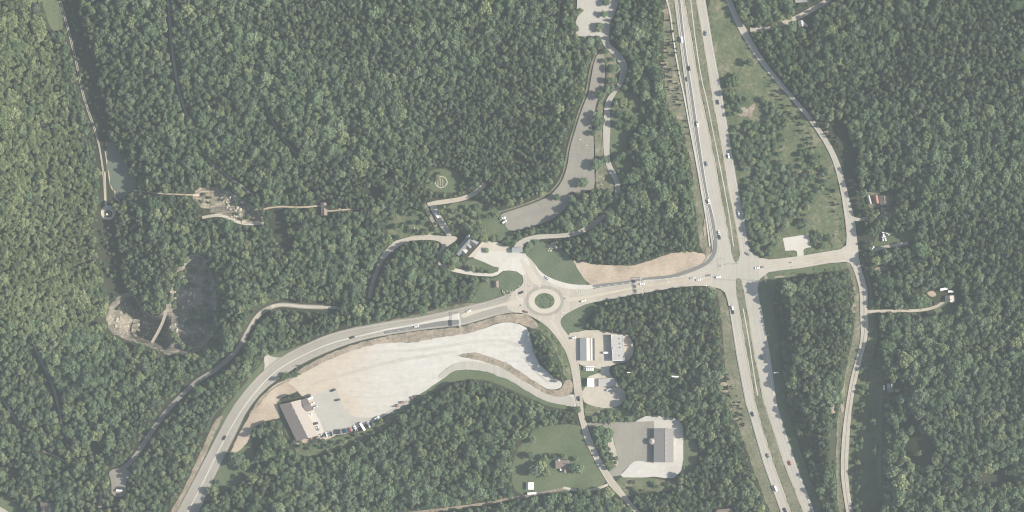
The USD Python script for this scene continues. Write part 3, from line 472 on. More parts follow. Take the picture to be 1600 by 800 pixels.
# --- painted markings
def line_mark(s, w, mat, label, lift=.03, smooth=2, dash=None):
    p = LineString(sc_xy(chaikin(pts(s), smooth, False)))
    if dash:
        segs = [shapely.ops.substring(p, a, min(a + dash[0], p.length)) for a in np.arange(0, p.length, dash[0] + dash[1])]
        g = unary_union([q.buffer(w / 2, cap_style='flat') for q in segs if q.length > .2])
    else:
        g = p.buffer(w / 2, cap_style='flat')
    v, t, _ = drape(g.intersection(shapely.box(-640, -345, 640, 345)), TOP + lift)
    mesh('road_marking', (v, t), M[mat], label=label, kind='structure')
line_mark('1062.6,-8 1071,75 1083.3,150 1093.8,225 1105,300 1115.6,340', .55, 'white', 'white line between turn lane and southbound lanes')
line_mark('1057.6,-8 1066.4,75 1078,150 1087.4,225 1100.4,300 1109.6,340 1115,375', .45, 'white', 'white edge line of the turn lane')
line_mark('1067,-8 1082.3,75 1094.6,150 1111.4,225 1124.4,300 1132.8,340 1141,386', .3, 'yellow', 'yellow inner edge line of the southbound lanes')
line_mark('1088,-8 1101,75 1113.3,150 1127.4,225 1139.4,300 1147.8,340 1157,390', .3, 'yellow', 'yellow inner edge line of the northbound lanes')
line_mark('1098.7,-8 1112.7,75 1126.6,150 1139,225 1152,300 1161,340 1165,370', .35, 'white', 'white outer edge line of the northbound lanes')
line_mark('1065,-8 1077,75 1089,150 1103,225 1116,300 1125,340 1136,400', .3, 'pale_line', 'dashed lane line of the southbound lanes', dash=(3, 9))
line_mark('1093,-8 1107,75 1120,150 1133,225 1146,300 1155,340', .3, 'pale_line', 'dashed lane line of the northbound lanes', dash=(3, 9))
line_mark('1140.6,484 1152.4,555 1167,630 1173.6,650 1195,725 1224,806', .35, 'white', 'white outer edge line of the southern southbound lanes')
line_mark('1152.6,484 1166.6,555 1179.4,630 1185,650 1208,725 1237,806', .3, 'yellow', 'yellow inner edge line of the southern southbound lanes')
line_mark('1147,484 1159.5,555 1173,630 1179.5,650 1201.5,725 1230,806', .3, 'pale_line', 'dashed lane line of the southern southbound lanes', dash=(3, 9))
line_mark('1168,484 1180,555 1195,630 1202,650 1227,725 1259,806', .3, 'yellow', 'yellow inner edge line of the southern northbound lanes')
line_mark('1184,484 1199,555 1210,630 1216.4,650 1241,725 1272.6,806', .35, 'white', 'white outer edge line of the southern northbound lanes')
line_mark('1176,484 1189,555 1202,630 1209,650 1234,725 1265.5,806', .3, 'pale_line', 'dashed lane line of the southern northbound lanes', dash=(3, 9))
for sft, nm in ((3.0, 'outer'), (-3.2, 'inner')): pass
line_mark('279,803 308.4,745 334.4,695 362.2,641.5 388,607.4 414.2,579.6 444,557.2 477.2,540.2 511,525.2 544.4,516 585.6,508.2 626.6,500.9 656.6,497.2 694.6,488.7 720.4,482.6 760.6,473', .3, 'pale_line', 'white northern edge line of the bend road')
line_mark('305,806 325,762 344.5,720 366,677 384,641 410,607.5 440.6,585 478.8,562 516.6,545.4 554.6,532 599.8,522 655.6,513.7 697.2,509.2 719.6,507 750,498.6 778,490', .3, 'pale_line', 'white southern edge line of the bend road')
line_mark('297,806 319,762 340,718 362,676 381,643 404,613 428,590 456,570 490,553 522,540 561,529 600,520 652,511.5', .3, 'pale_line', 'dashed lane line of the bend road', dash=(3, 6))
line_mark('886,470 906,467 932,461.5 960,456 1000,447.5 1060,439 1085,436', .35, 'yellow', 'yellow centre line between roundabout and crossing')
line_mark('926,449.5 960,445 1000,439.5 1050,434.5 1085,429', .35, 'white', 'white lane line between roundabout and crossing', dash=(3, 5))
line_mark('899,481 919,471.8 960,464.8 1000,457 1064,446.4 1095,445', .3, 'pale_line', 'white southern edge line between roundabout and crossing')
line_mark('1200,415 1250,409.5 1290,402.5 1322,398', .3, 'yellow', 'yellow centre line of the pale side road')
line_mark('1200,423.4 1250,417 1293.7,409.7 1320,407.4', .3, 'pale_line', 'pale edge line of the side road')
line_mark('1200,407.4 1218.7,405.8 1256,401 1290,395.4 1312,391.6', .3, 'pale_line', 'pale northern edge line of the side road')
line_mark('1138,-6 1150,28 1163.5,53 1183,85 1207,116.5 1235,149.5 1263,182.5 1276.5,198.7 1297.5,232.5 1310,262.5 1319,300 1327,340', .25, 'yellow', 'yellow centre line of the curving side road')
line_mark('1338,412 1344,433.7 1350,455 1350,500 1351,524 1343.5,556 1334,590 1326.5,633 1321.7,678 1318.7,732.5 1321.7,766 1328,804', .3, 'clay', 'tan worn centre line of the narrow south road')
line_mark('874,520 882,535 890,555 896,575 900,592 903,610 905.5,632 910,658 917,681 925,699 937,723 952,748 965,765 980,783 996,800', .25, 'yellow', 'yellow centre line of the town road')
line_mark('850,516.5 866,532 878,550 886,572 890,592', .01, 'white', 'white') if False else None
for k, (x, lo, hi) in enumerate(((985.5, 673, 706), (991, 673, 706), (1009, 672, 684), (1009, 696, 712), (966, 676, 716))):
    g = []
    for yy in np.arange(lo, hi, 3.9):
        a = sc_xy([[x - 3.4, yy], [x + 3.4, yy]]); g.append(LineString(a).buffer(.16, cap_style='flat'))
    v, t, _ = drape(unary_union(g), TOP + .03)
    mesh('stall_marking', (v, t), M['lot_line'], label='faint painted stall lines of the church lot', kind='structure')
for (sx, sy, ex, ey, n) in ((800, 343, 868, 322, 22), (893, 292, 897, 232, 12), (915, 290, 921, 215, 14), (929, 130, 935, 92, 8)):
    g = []
    d = np.array([ex - sx, ey - sy], float); L = np.linalg.norm(d); nrm = np.array([-d[1], d[0]]) / L
    for t0 in np.linspace(0, 1, n):
        c = np.array([sx, sy]) + d * t0; g.append(LineString(sc_xy([c - nrm * 3.6, c + nrm * 3.6])).buffer(.14, cap_style='flat'))
    v, t, _ = drape(unary_union(g), TOP + .03)
    mesh('stall_marking', (v, t), M['lot_line'], label='faint painted stall lines of the curved park lot', kind='structure')
# zebra crossing and hatch by the roundabout
g = []
for k in range(7):
    a = np.array([1108.5 + .0 * k, 452]);
for (cx, cy, ax, ay, n) in ((902, 458, 20, -3, 6), (884, 500, -4, 7, 0)):
    for k in range(n):
        c = np.array([cx + ax * k / max(n, 1), cy + ay * k / max(n, 1)]); g.append(LineString(sc_xy([c + (-.2, -2.5), c + (.2, 2.5)])).buffer(.5, cap_style='flat'))
v, t, _ = drape(unary_union(g), TOP + .035)
mesh('road_marking', (v, t), M['pale_line'], label='white crossing bars at the east leg of the roundabout', kind='structure')

# pond
def flat_sheet(poly, z):
    rings = [np.asarray(poly.exterior.coords)[:-1]]
    v = np.vstack(rings); f = earcut.triangulate_float64(v, np.array([len(v)], np.uint32)).reshape(-1, 3).astype(int)
    a, b, c = v[f[:, 0]], v[f[:, 1]], v[f[:, 2]]
    flip = ((b[:, 0] - a[:, 0]) * (c[:, 1] - a[:, 1]) - (b[:, 1] - a[:, 1]) * (c[:, 0] - a[:, 0])) < 0
    f[flip] = f[flip][:, ::-1]
    return np.column_stack([v, np.full(len(v), z)]), f
mesh('pond', flat_sheet(pond_poly.buffer(2.5), -8.75), M['water'], label='still greenish pond in the valley beside the twin track', kind='structure')

# ------------------------------------------------------------------ trees and shrubs
LIB = '/World/plant_library'
stage.CreateClassPrim(LIB)
def leaves_on(centres, radii, n, size, r, up=.3, flat=.55):
    """n leaf-clump faces spread over lobes: each a bent pair of triangles facing roughly outwards."""
    w = np.array(radii) ** 2; k = r.choice(len(centres), n, p=w / w.sum())
    d = r.normal(size=(n, 3)); d[:, 2] += up; d /= np.linalg.norm(d, axis=1)[:, None]
    p = np.array(centres)[k] + d * np.array(radii)[k][:, None] * r.uniform(.82, 1.08, n)[:, None]
    nn = d + r.normal(size=(n, 3)) * flat; nn /= np.linalg.norm(nn, axis=1)[:, None]
    a = np.cross(nn, r.normal(size=(n, 3))); a /= np.linalg.norm(a, axis=1)[:, None]; b = np.cross(nn, a)
    s = size * r.uniform(.65, 1.35, n)[:, None]
    v = np.stack([p + a * s, p + b * s * .8 + nn * s * .18, p - a * s, p - b * s * .8 - nn * s * .12], 1).reshape(-1, 3)
    i = np.arange(n)[:, None] * 4
    f = np.vstack([i + [0, 1, 2], i + [0, 2, 3]])
    return v, f
def lobes_mesh(centres, radii, k=.80):
    ms = []
    for c, q in zip(centres, radii):
        s = trimesh.creation.icosphere(1, q * k); s.apply_translation(c); ms.append(s)
    return cat_mesh(ms)
def broadleaf(i):
    """A broadleaf tree of 4 m crown radius and 16 m height, as a library class: trunk with limbs, crown."""
    r = np.random.default_rng(100 + i)
    path = f'{LIB}/broadleaf_{"abcdefghijklmn"[i]}'
    x = UsdGeom.Xform.Define(stage, path)
    R, H = 4.0, 16.0
    nl = [5, 9, 4, 12, 7, 6, 8, 10, 5, 7][i % 10]
    ex, ey = 1 + r.uniform(-.16, .16), 1 + r.uniform(-.16, .16)
    cs, rs = [], []
    top = 13.4
    for k in range(nl):
        a = k * 2.4 + r.uniform(-.7, .7); q = R * .74 * math.sqrt((k + .15) / nl) * r.uniform(.75, 1.2)
        rad = R * r.uniform(.22, .50)
        cs.append((q * ex * math.cos(a), q * ey * math.sin(a), top - 2.2 * (q / R) ** 2 * R * .38 - r.uniform(0, 3.2))); rs.append(rad)
    for k in range(6):
        a = k * 1.05 + r.uniform(-.4, .4); q = R * .6
        cs.append((q * ex * math.cos(a), q * ey * math.sin(a), 8.4 + r.uniform(-1, 1))); rs.append(R * r.uniform(.28, .44))
    for k in range(5):
        a = r.uniform(0, 6.28); q = R * r.uniform(.7, 1.0)
        cs.append((q * ex * math.cos(a), q * ey * math.sin(a), 9.6 + r.uniform(-1.5, 2))); rs.append(R * r.uniform(.14, .24))
    lv, lf = leaves_on(cs, rs, 800, .60, r, .3, .85)
    trunk = [tube([(0, 0, -1.5), (0, 0, .6), (.1, .05, 5), (0, .1, 9.5), (.1, 0, 12.5)], [.42, .34, .25, .16, .06])]
    for k in range(5):
        c = np.array(cs[(k * 2 + 1) % len(cs)]); b = np.array([0.05, .05, 5.5 + k * .8])
        trunk.append(tube([b, b * .55 + c * .45 + (0, 0, -.4), c], [.13, .09, .04], 5))
    mesh('trunk', cat_mesh(trunk), M['bark'], path)
    mesh('crown', (lv, lf), M['leaf' if i < 6 else 'leaf_cool' if i < 8 else 'leaf_warm'], path)
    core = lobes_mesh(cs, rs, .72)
    mesh('inner_crown', core, M['leaf_dark'], path)  # added closed core keeps light from passing through the crown
    return path
def cedar(i):
    r = np.random.default_rng(300 + i)
    path = f'{LIB}/cedar_{"abcdef"[i]}'
    UsdGeom.Xform.Define(stage, path)
    cs, rs = [], []
    for k in range(11):
        z = .7 + k * .55; q = 1.25 * (1 - z / 7.6)
        for a in r.uniform(0, 6.28, 3 if k < 8 else 1):
            cs.append((q * .55 * math.cos(a), q * .55 * math.sin(a), z)); rs.append(.25 + q * .55)
    mesh('trunk', tube([(0, 0, -.8), (0, 0, 3), (0, 0, 6.4)], [.14, .09, .03], 5), M['bark'], path)
    mesh('crown', leaves_on(cs, rs, 420, .20, r, .2), M['cedar'], path)
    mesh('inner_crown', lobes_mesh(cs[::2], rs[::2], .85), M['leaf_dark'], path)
    return path
def shrub(i, mat='leaf'):
    r = np.random.default_rng(500 + i)
    path = f'{LIB}/shrub_{"abcdef"[i]}'
    UsdGeom.Xform.Define(stage, path)
    cs, rs = [], []
    for k in range(5):
        a = k * 1.3 + r.uniform(-.4, .4); q = .5 * (k > 0)
        cs.append((q * math.cos(a), q * math.sin(a), .7 + r.uniform(-.2, .3))); rs.append(r.uniform(.42, .6))
    st = [tube([(0, 0, -.3), np.array(c) * .9], [.05, .02], 4) for c in cs[:4]]
    mesh('stem', cat_mesh(st), M['bark'], path)
    mesh('foliage', leaves_on(cs, rs, 220, .17, r), M[mat], path)
    return path
BROAD = [broadleaf(i) for i in range(10)]
CEDAR = [cedar(i) for i in range(4)]
SHRUB = [shrub(i) for i in range(3)] + [shrub(3, 'leaf_yellow')]
def copy_of(lib, name, loc, rz, scale, **d):
    path = numbered('/World', name)
    p = UsdGeom.Xform.Define(stage, path)
    p.GetPrim().GetReferences().AddInternalReference(lib); p.GetPrim().SetInstanceable(True)
    x = UsdGeom.Xformable(p)
    x.AddTranslateOp().Set(Gf.Vec3d(*map(float, loc))); x.AddRotateZOp().Set(float(rz)); x.AddScaleOp().Set(Gf.Vec3f(*map(float, scale)))
    setd(p.GetPrim(), **d)
    return path
def tree_at(px, py, r, label, group=None, h=None, kind='broadleaf_tree', cat='tree'):
    """One tree with its crown of r photograph pixels at a pixel."""
    g = ground(px, py); R = r * SC
    lib = BROAD[int(rng.integers(10))]
    h = h or (3.4 + 1.75 * R)
    copy_of(lib, kind, g, rng.uniform(0, 360), (R / 4.0, R / 4.0, h / 16.0), label=label, cat=cat, group=group)
LONE = []      # crowns already placed by hand: x, y, radius in metres
def lone(px, py, r, label, group=None, h=None):
    LONE.append((*sc_xy([px, py]), r * SC)); tree_at(px, py, r, label, group, h)
# parking lot and park trees
for px, py, r, l in (
    (947, 4, 5.5, 'northernmost lone tree on the pale north lot island'), (943, 23, 5.5, 'lone tree with a pointed shadow in the middle of the pale north lot'),
    (937, 40, 5, 'upper of two close trees at the south end of the north lot'), (935, 46, 4.5, 'lower of two close trees at the south end of the north lot'),
    (902, 20, 5, 'dense tree reaching into the west edge of the north lot'), (906, 17, 4.5, 'tree farthest out from the west edge of the north lot'),
    (899, 45, 5, 'tree at the south-west corner of the north lot'), (966, 32, 5, 'tree alone on the grass edge east of the north lot road'),
    (933, 62, 6, 'tree in the hedge between the north lot and the curved lot'), (975, 82, 5, 'tree standing outside the bend of the winding park road'),
    (946, 81, 4, 'tree at the northern tip of the dry island'), (945, 95, 3.6, 'small tree on the lot side of the dry island, below its tip'),
    (958, 93, 4, 'small tree on the road side of the dry island near its tip'), (953, 107, 6, 'wide tree shading the dry island where the park road bends'), (963, 107, 6, 'tree touching the inside of the park road bend'),
    (951, 126, 5.5, 'tree on the dry island beside a pink flower bed, north of it'), (959, 127, 5, 'tree on the dry island leaning toward the park road'),
    (949, 141, 6, 'dark tree south of the pink flower bed on the dry island'), (956, 138, 5, 'dark tree at the road edge south of the pink flower bed'), (937, 149, 7, 'big tree shading the curved lot where the island narrows'),
    (934, 180, 7, 'northern tree of the shady clump on the island middle'), (931, 190, 7, 'western tree of the shady clump on the island middle'), (939, 189, 6, 'eastern tree of the shady clump on the island middle'), (937, 199, 5, 'southern tree of the shady clump on the island middle'),
    (926, 208, 4.5, 'small round tree alone at the lot edge south of the shady clump'), (945, 249, 6, 'tree overhanging the park road opposite the dirt island'), (932, 258, 8, 'large tree at the lot edge with a long ragged shadow'),
    (911, 285, 7.5, 'round tree standing alone in the middle of the curved lot'), (869, 308.5, 5, 'smallest lone tree in the curved lot'),
    (962, 163, 6, 'north-west tree of the park lawn clump'), (974, 161, 7, 'north tree of the park lawn clump'), (984, 163, 6, 'north-east tree of the park lawn clump'), (966, 177, 7, 'west tree of the park lawn clump'),
    (978, 180, 6, 'middle tree of the park lawn clump'), (989, 188, 7, 'east tree of the park lawn clump'), (966, 194, 6.5, 'south-west tree of the park lawn clump'), (980, 197, 6, 'south tree of the park lawn clump'),
    (1003, 172, 5, 'small tree alone on the open part of the park lawn'), (972, 243, 6, 'tree on the park lawn beside the road south of the clump'), (985, 238, 6, 'bright tree on the edge of the park lawn'), (964, 248, 6, 'tree shading the park road south of the clump'),
    (990, 220, 7, 'tree on the lawn near the eastern wood edge')):
    lone(px, py, r, l, 'trees of the park lots and lawn')
ROW = pts('760.5,391 779,371.5 788.7,379.7 796,374 803.7,376 811,370 821.5,364.7 832,362.5 841,361 849,359.5 858,358 867,357 876,357')
for k, (px, py) in enumerate(ROW):
    lone(px, py, 4.0 + .6 * ((k * 7) % 3) / 2, 'small tree in the row along the north side of the park road', 'row of small trees north of the park road', 4.5)
for px, py, l in ((821.5, 391, 'southern small tree at the corner of the lawn wedge'), (828, 383, 'middle small tree at the corner of the lawn wedge'), (837.5, 379, 'eastern small tree at the corner of the lawn wedge')):
    lone(px, py, 5.2, l, 'small trees at the lawn wedge corner', 5)
for px, py, r, l in (
    (700, 398, 9, 'large tree in the clump behind the gatehouse, nearest the tan lane'), (694, 404, 8, 'western tree in the clump behind the gatehouse'), (709, 407, 8, 'southern tree in the clump behind the gatehouse'), (716, 412, 6, 'tree touching the small pointed lawn'),
    (706, 416, 6, 'tree at the lane edge south of the gatehouse'), (738, 420, 4.5, 'round bush-like tree on the pointed lawn, western one'), (752, 422.5, 4.2, 'round bush-like tree on the pointed lawn, middle one'), (763, 424, 3.6, 'round bush-like tree on the pointed lawn, eastern one'),
    (744, 438, 5, 'tree west of the small brown pavilion'), (760, 437.5, 4.2, 'small tree between pavilion and exit lane'), (751, 361, 8, 'large tree behind the gatehouse gable'), (741, 366, 8, 'dark tree tucked against the gatehouse roof'), (757, 372, 7, 'tree between gatehouse and green hollow'), (735, 358, 6, 'tree north of the gatehouse roof'),
    (770, 373, 6, 'tree at the edge of the tan sand by the plaza'), (728, 352, 5, 'tree in the green hollow north of the gatehouse'),
    (838, 733, 10, 'huge tree casting a broad shadow over the house lawn'), (846, 727, 8, 'tree beside the huge tree at the brown-roofed house'), (853, 738, 7, 'tree south of the huge lawn tree'), (851, 716, 5, 'tree north-west of the brown-roofed house'), (865, 713, 5, 'brownish tree touching the brown-roofed house'),
    (883, 714, 5, 'tree behind the brown-roofed house'), (894, 730, 7, 'tree with deep shade east of the brown-roofed house'), (905, 732, 7, 'round tree standing on the lawn east of the house'), (901, 717, 4, 'small bright tree alone on the lawn'), (832, 687, 5, 'tree alone on the upper house lawn'), (828, 711, 6, 'tree at the west end of the house lawn'),
    (372, 717, 11, 'great round tree beside the bend road meadow'), (383, 724, 9, 'tree leaning on the great round tree by the meadow'), (364, 713, 7, 'western shoulder tree of the clump by the bend road'), (353, 714, 3.6, 'small tree at the road edge casting a long shadow on the bend road'), (327, 766, 5, 'tree at the south end of the bend meadow'), (336, 768, 7, 'tree at the meadow edge near the frame bottom'), (341, 753, 3.5, 'dark bush-like tree alone at the road edge'),
    (1147, 125, 7, 'dark tree at the north end of the meadow thicket'), (1140, 127, 6, 'tree nearest the northbound lanes in the meadow thicket'), (1170, 98, 6.5, 'tree alone on the open green meadow'), (1167, 155, 5, 'small tree beside the orange bare patch'),
    (951, 677, 8, 'large tree on the bank beside the church drive'), (938, 672, 8, 'tree between town road and church lot'), (945, 686, 8, 'tree above the tan gravel strip of the church lot'), (903, 640, 5, 'tree at the lawn corner opposite the church drive'),
    (1459, 622, 9, 'round tree isolated in shade below the woodland house'), (1434, 708, 5, 'pale tree alone in the dark hollow of the eastern wood'), (1546, 789, 5, 'tree beside the house at the south-east edge')):
    lone(px, py, r, l, 'single trees that stand out')
for k in range(46):      # planted centre of the roundabout
    a = rng.uniform(0, 2 * math.pi); q = math.sqrt(rng.uniform(0, .86))
    g = ground(851 + 14.6 * q * math.cos(a), 470.2 + 11.6 * q * math.sin(a)); s = rng.uniform(.5, 1.15)
    copy_of(SHRUB[int(rng.integers(3))], 'shrub', g, rng.uniform(0, 360), (s, s, s), label='low shrub in the planted centre of the roundabout', cat='shrub', group='shrubs in the roundabout centre')

# woods: poisson-like scatter everywhere that is not open
OPEN = unary_union([f['poly'].buffer(2.8 if ('shaded' in f['label'] and f['name'] == 'road') else 1.4 if 'climbing' in f['label'] else .8) for f in F if f['open']] + [pond_poly.buffer(2)])
extra_open = [Polygon(sc_xy(pts(s))) for s in (
    '433,629 474,618 503,683 462,694', '712,368 735,364 754,386 742,404 716,402', '1360,300 1396,300 1398,324 1362,324', '1468,448 1502,448 1504,474 1470,474', '1384,596 1410,596 1410,616 1376,616', '58,782 86,782 86,808 60,808',
    '1112,794 1146,790 1148,808 1112,808', '1536,792 1552,792 1552,808 1536,808', '1244,26 1266,34 1262,48 1246,44', '1234,-8 1272,-8 1268,4 1240,6', '1446,452 1470,450 1470,466 1448,466', '496,312 516,312 516,340 496,340')]
OPEN = unary_union([OPEN] + extra_open)
holes = [(1432, 700, 20, 26), (1440, 690, 12, 12), (22, 738, 10, 9), (1300, 690, 5, 26), (1190, 545, 10, 60), (478, 500, 6, 6), (400, 690, 10, 8), (300, 610, 8, 5), (585, 300, 14, 7), (810, 250, 8, 7), (452, 300, 9, 6), (150, 700, 7, 9), (1418, 660, 14, 8), (1550, 745, 20, 8)]
OPEN = unary_union([OPEN] + [Polygon(sc_xy(ell(*h, 20))) for h in holes])
shapely.prepare(OPEN)
N = 120000
cx = rng.uniform(-612, 612, N); cy = rng.uniform(-330, 330, N)
zg = zs(cx, cy); k = (CAM_H - zg) / CAM_H      # open shapes are laid out on the ground at height zero, the camera sees the hill
ok = ~shapely.contains_xy(OPEN, cx, cy)
slope_ok = (cx / SC + 800 > 160) | (400 - cy / SC < 900)
cx, cy, zg = cx[ok & slope_ok], cy[ok & slope_ok], zg[ok & slope_ok]
uu, vv = cx / SC + 800, 400 - cy / SC
size = 2.35 + 2.2 * sm((meshkit.fbm(np.stack([cx / 70, cy / 70, 0 * cx], -1), 3, 3) - .3) / .4)
big = np.clip(sm((vv - 520) / 120) * sm((480 - uu) / 200) + sm((vv - 560) / 100) * sm((uu - 300) / 100) * sm((1140 - uu) / 100) + sm((vv - 300) / 200) * sm((uu - 1340) / 60), 0, 1)
rad = (size + .75 * big) * np.clip(rng.lognormal(-.06, .32, len(cx)), .5, 1.8)
ridge = sm((np.interp(vv, valley[:, 1], valley[:, 0]) - uu - 6) / 40) * (1 - sm((vv - 480) / 80))
gap = shapely.distance(OPEN, shapely.points(cx, cy))
cell, kept, buckets = 6.0, [], {}
for (a, b, q) in LONE: buckets.setdefault((int(a // cell), int(b // cell)), []).append((a, b, q))
for n_ in range(len(cx)):
    a, b, q = cx[n_], cy[n_], rad[n_]
    i, j = int(a // cell), int(b // cell); bad = False
    for di in (-1, 0, 1):
        for dj in (-1, 0, 1):
            for (x2, y2, r2) in buckets.get((i + di, j + dj), ()):
                if (x2 - a) ** 2 + (y2 - b) ** 2 < ((.60 - .06 * ridge[n_]) * (q + r2)) ** 2: bad = True; break
            if bad: break
        if bad: break
    if not bad and gap[n_] > .5 * q:
        buckets.setdefault((i, j), []).append((a, b, q)); kept.append(n_)
kept = np.array(kept)
tx, ty, tz, tr = cx[kept], cy[kept], zg[kept], rad[kept]
edge = shapely.distance(OPEN, shapely.points(tx, ty))
clear = sm(edge / 5)
tr = tr * (.74 + .26 * clear)
th = (8.2 + 1.75 * tr + rng.normal(0, 1.35, len(tr)) * (1 - .6 * ridge[kept]) + 3.2 * (meshkit.fbm(np.stack([tx / 60, ty / 60, 0 * tx], -1), 2, 21) - .5)) * (.88 + .12 * clear)
tproto = rng.integers(0, 10, len(tr)); wr = rng.uniform(size=len(tr)); tproto = np.where((ridge[kept] > .5) & (wr < .8), 8 + (tproto % 2), tproto); trot = rng.uniform(0, 360, len(tr))
# of these the largest in view are built singly
inview = (np.abs(tx) < 556) & (np.abs(ty) < 277)
quota = 300 - len(LONE)
order = np.argsort(-(tr * inview))[:quota]
single = np.zeros(len(tr), bool); single[order] = True
STANDS = [('west ridge wood beyond the valley twin track', lambda u, v: u < np.interp(v, valley[:, 1], valley[:, 0]) and v < 500),
          ('north wood between twin track and grey lane', lambda u, v: u < 285 and v < 300), ('wide north wood above the footpath', lambda u, v: u < 640 and v < 330),
          ('north wood bordering the curved park lot', lambda u, v: u < 935 and v < 370), ('wood between the park road and the southbound lanes', lambda u, v: u < 1130 and v < 420),
          ('thicket between highway and side road', lambda u, v: u < 1325 and v < 405), ('north-east wood beyond the curving side road', lambda u, v: u >= 1290 and v < 400),
          ('wood around the sinkhole quarry', lambda u, v: u < 420 and v < 580), ('central wood below the footpath', lambda u, v: u < 780 and v < 500),
          ('south-west wood by the shaded lane', lambda u, v: u < 330), ('plantation strip beside the bend road', lambda u, v: u < 420 and v < 640), ('south wood below the gravel lot', lambda u, v: u < 900 and v > 570),
          ('tree pocket between gravel lot and town road', lambda u, v: u < 900), ('wood between the storage yard and the highway', lambda u, v: u < 1160), ('plantation between northbound lanes and narrow south road', lambda u, v: u < 1340), ('south-east wood beyond the narrow south road', lambda u, v: True)]
TONE = ['green'] * 6 + ['dark green'] * 2 + ['yellowish'] * 2
for n_ in np.nonzero(single)[0]:
    u, v = tx[n_] / SC + 800, 400 - ty[n_] / SC
    st = next(s for s, t in STANDS if t(u, v))
    copy_of(BROAD[tproto[n_]], 'broadleaf_tree', (tx[n_], ty[n_], tz[n_]), trot[n_], (tr[n_] / 4, tr[n_] / 4, th[n_] / 16),
            label=f'large {TONE[tproto[n_]]} broadleaf tree in the ' + st, cat='tree', group='large trees of the ' + st)
def instancer(name, libs, xyz, rot, scale, proto, label):
    pi = UsdGeom.PointInstancer.Define(stage, '/World/' + name)
    targets = []
    for k, lib in enumerate(libs):
        p = UsdGeom.Xform.Define(stage, f'/World/{name}/prototypes/{lib.split("/")[-1]}')
        p.GetPrim().GetReferences().AddInternalReference(lib); targets.append(p.GetPath())
    pi.CreatePrototypesRel().SetTargets(targets)
    pi.CreateProtoIndicesAttr(Vt.IntArray.FromNumpy(np.asarray(proto, np.int32)))
    pi.CreatePositionsAttr(Vt.Vec3fArray.FromNumpy(np.asarray(xyz, np.float32)))
    h = np.radians(np.asarray(rot)) / 2
    pi.CreateOrientationsAttr(Vt.QuathArray([Gf.Quath(float(math.cos(a)), 0, 0, float(math.sin(a))) for a in h]))
    pi.CreateScalesAttr(Vt.Vec3fArray.FromNumpy(np.asarray(scale, np.float32)))
    setd(pi.GetPrim(), label, None, None, 'stuff')
m_ = ~single
instancer('forest', BROAD, np.stack([tx, ty, tz], 1)[m_], trot[m_], np.stack([tr / 4, tr / 4, th / 16], 1)[m_], tproto[m_], 'closed broadleaf forest over the hills, too many trees to count')
# scrub: cedars, small trees and shrubs inside the open patches
def scatter(s, n, seed, avoid=None):
    r = np.random.default_rng(seed); P = Polygon(pts(s)); lo, hi = np.array(P.bounds[:2]), np.array(P.bounds[2:])
    out = []
    while len(out) < n:
        q = lo + r.uniform(size=2) * (hi - lo)
        if P.contains(Point(q)): out.append(q)
    return np.array(out)
def trees_in(s, n, seed, rr, label, group):
    r = np.random.default_rng(seed); placed = []
    for q in scatter(s, n * 3, seed):
        rad_ = r.uniform(*rr)
        if len(placed) >= n or any(np.hypot(*(q - p)) < .75 * (rad_ + r2) for p, r2 in placed): continue
        placed.append((q, rad_)); more.append((q[0], q[1], rad_))
more = []      # thickets of the meadow: joined to the woods as uncounted growth
trees_in('1168,275 1200,268 1226,255 1240,290 1245,330 1228,362 1216,370 1210,398 1190,402 1176,388 1165,340 1160,300', 230, 41, (3.2, 6.2), '', '')
trees_in('1142,200 1175,190 1212,200 1214,235 1200,265 1165,270 1148,250', 85, 42, (3, 5.6), '', '')
trees_in('1134,118 1152,116 1158,150 1156,178 1140,182 1132,150', 30, 43, (3, 5.5), '', '')
trees_in('1186,150 1214,160 1230,190 1222,250 1256,280 1250,240 1262,215 1290,260 1296,300 1280,300 1262,325 1255,350 1300,372 1295,385 1272,386 1262,355 1242,350', 110, 44, (2.6, 5.2), '', '')
trees_in('1176,2 1240,10 1235,28 1200,40 1172,44 1160,28 1152,2', 22, 45, (4, 7), '', '')
trees_in('930,668 942,680 962,715 964,735 955,738 940,712', 20, 46, (2.5, 4), '', '')
trees_in('925,648 960,642 985,655 985,660 930,660', 26, 47, (2.8, 5), '', '')
trees_in('1040,160 1058,190 1074,260 1078,320 1088,390 1060,392 1040,380', 60, 48, (3, 5.5), '', '')
trees_in('612,334 640,328 660,334 676,352 690,366 650,369 617,374', 26, 49, (2, 4), '', '')
trees_in('700,330 745,318 775,326 785,345 770,352 740,352 716,362', 26, 50, (2.4, 4.5), '', '')
trees_in('662,270 684,268 690,272 676,290 680,302 664,298', 10, 51, (2.2, 4), '', '')
trees_in('722,276 736,292 722,304 712,298', 8, 52, (2.5, 4), '', '')
trees_in('905,765 935,770 965,790 985,800 900,800', 36, 53, (4, 7), '', '')
trees_in('985,752 1045,756 1040,768 1000,768 970,772', 9, 54, (2, 3.5), '', '')
trees_in('1358,328 1400,326 1402,350 1374,360 1356,352', 22, 55, (4, 6.5), '', '')
trees_in('455,690 540,686 600,662 606,668 565,690 500,710', 26, 56, (2.2, 4), '', '')
trees_in('1346,600 1352,600 1348,690 1344,800 1336,800 1338,700', 26, 57, (2, 4), '', '')
trees_in('892,305 925,300 950,300 952,316 930,330 905,350 880,353 876,340 888,325', 34, 58, (4.5, 7), '', '')
trees_in('100,0 112,0 128,60 148,108 162,180 166,214 152,205 132,146 116,75', 34, 59, (1.6, 3.0), '', '')
trees_in('156,352 178,352 184,425 196,470 190,490 176,478 166,440', 22, 60, (1.6, 3.2), '', '')
trees_in('270,440 285,408 312,400 332,430 338,480 330,525 300,545 275,545 266,520 284,500 290,470', 40, 61, (2.6, 5.4), '', '')
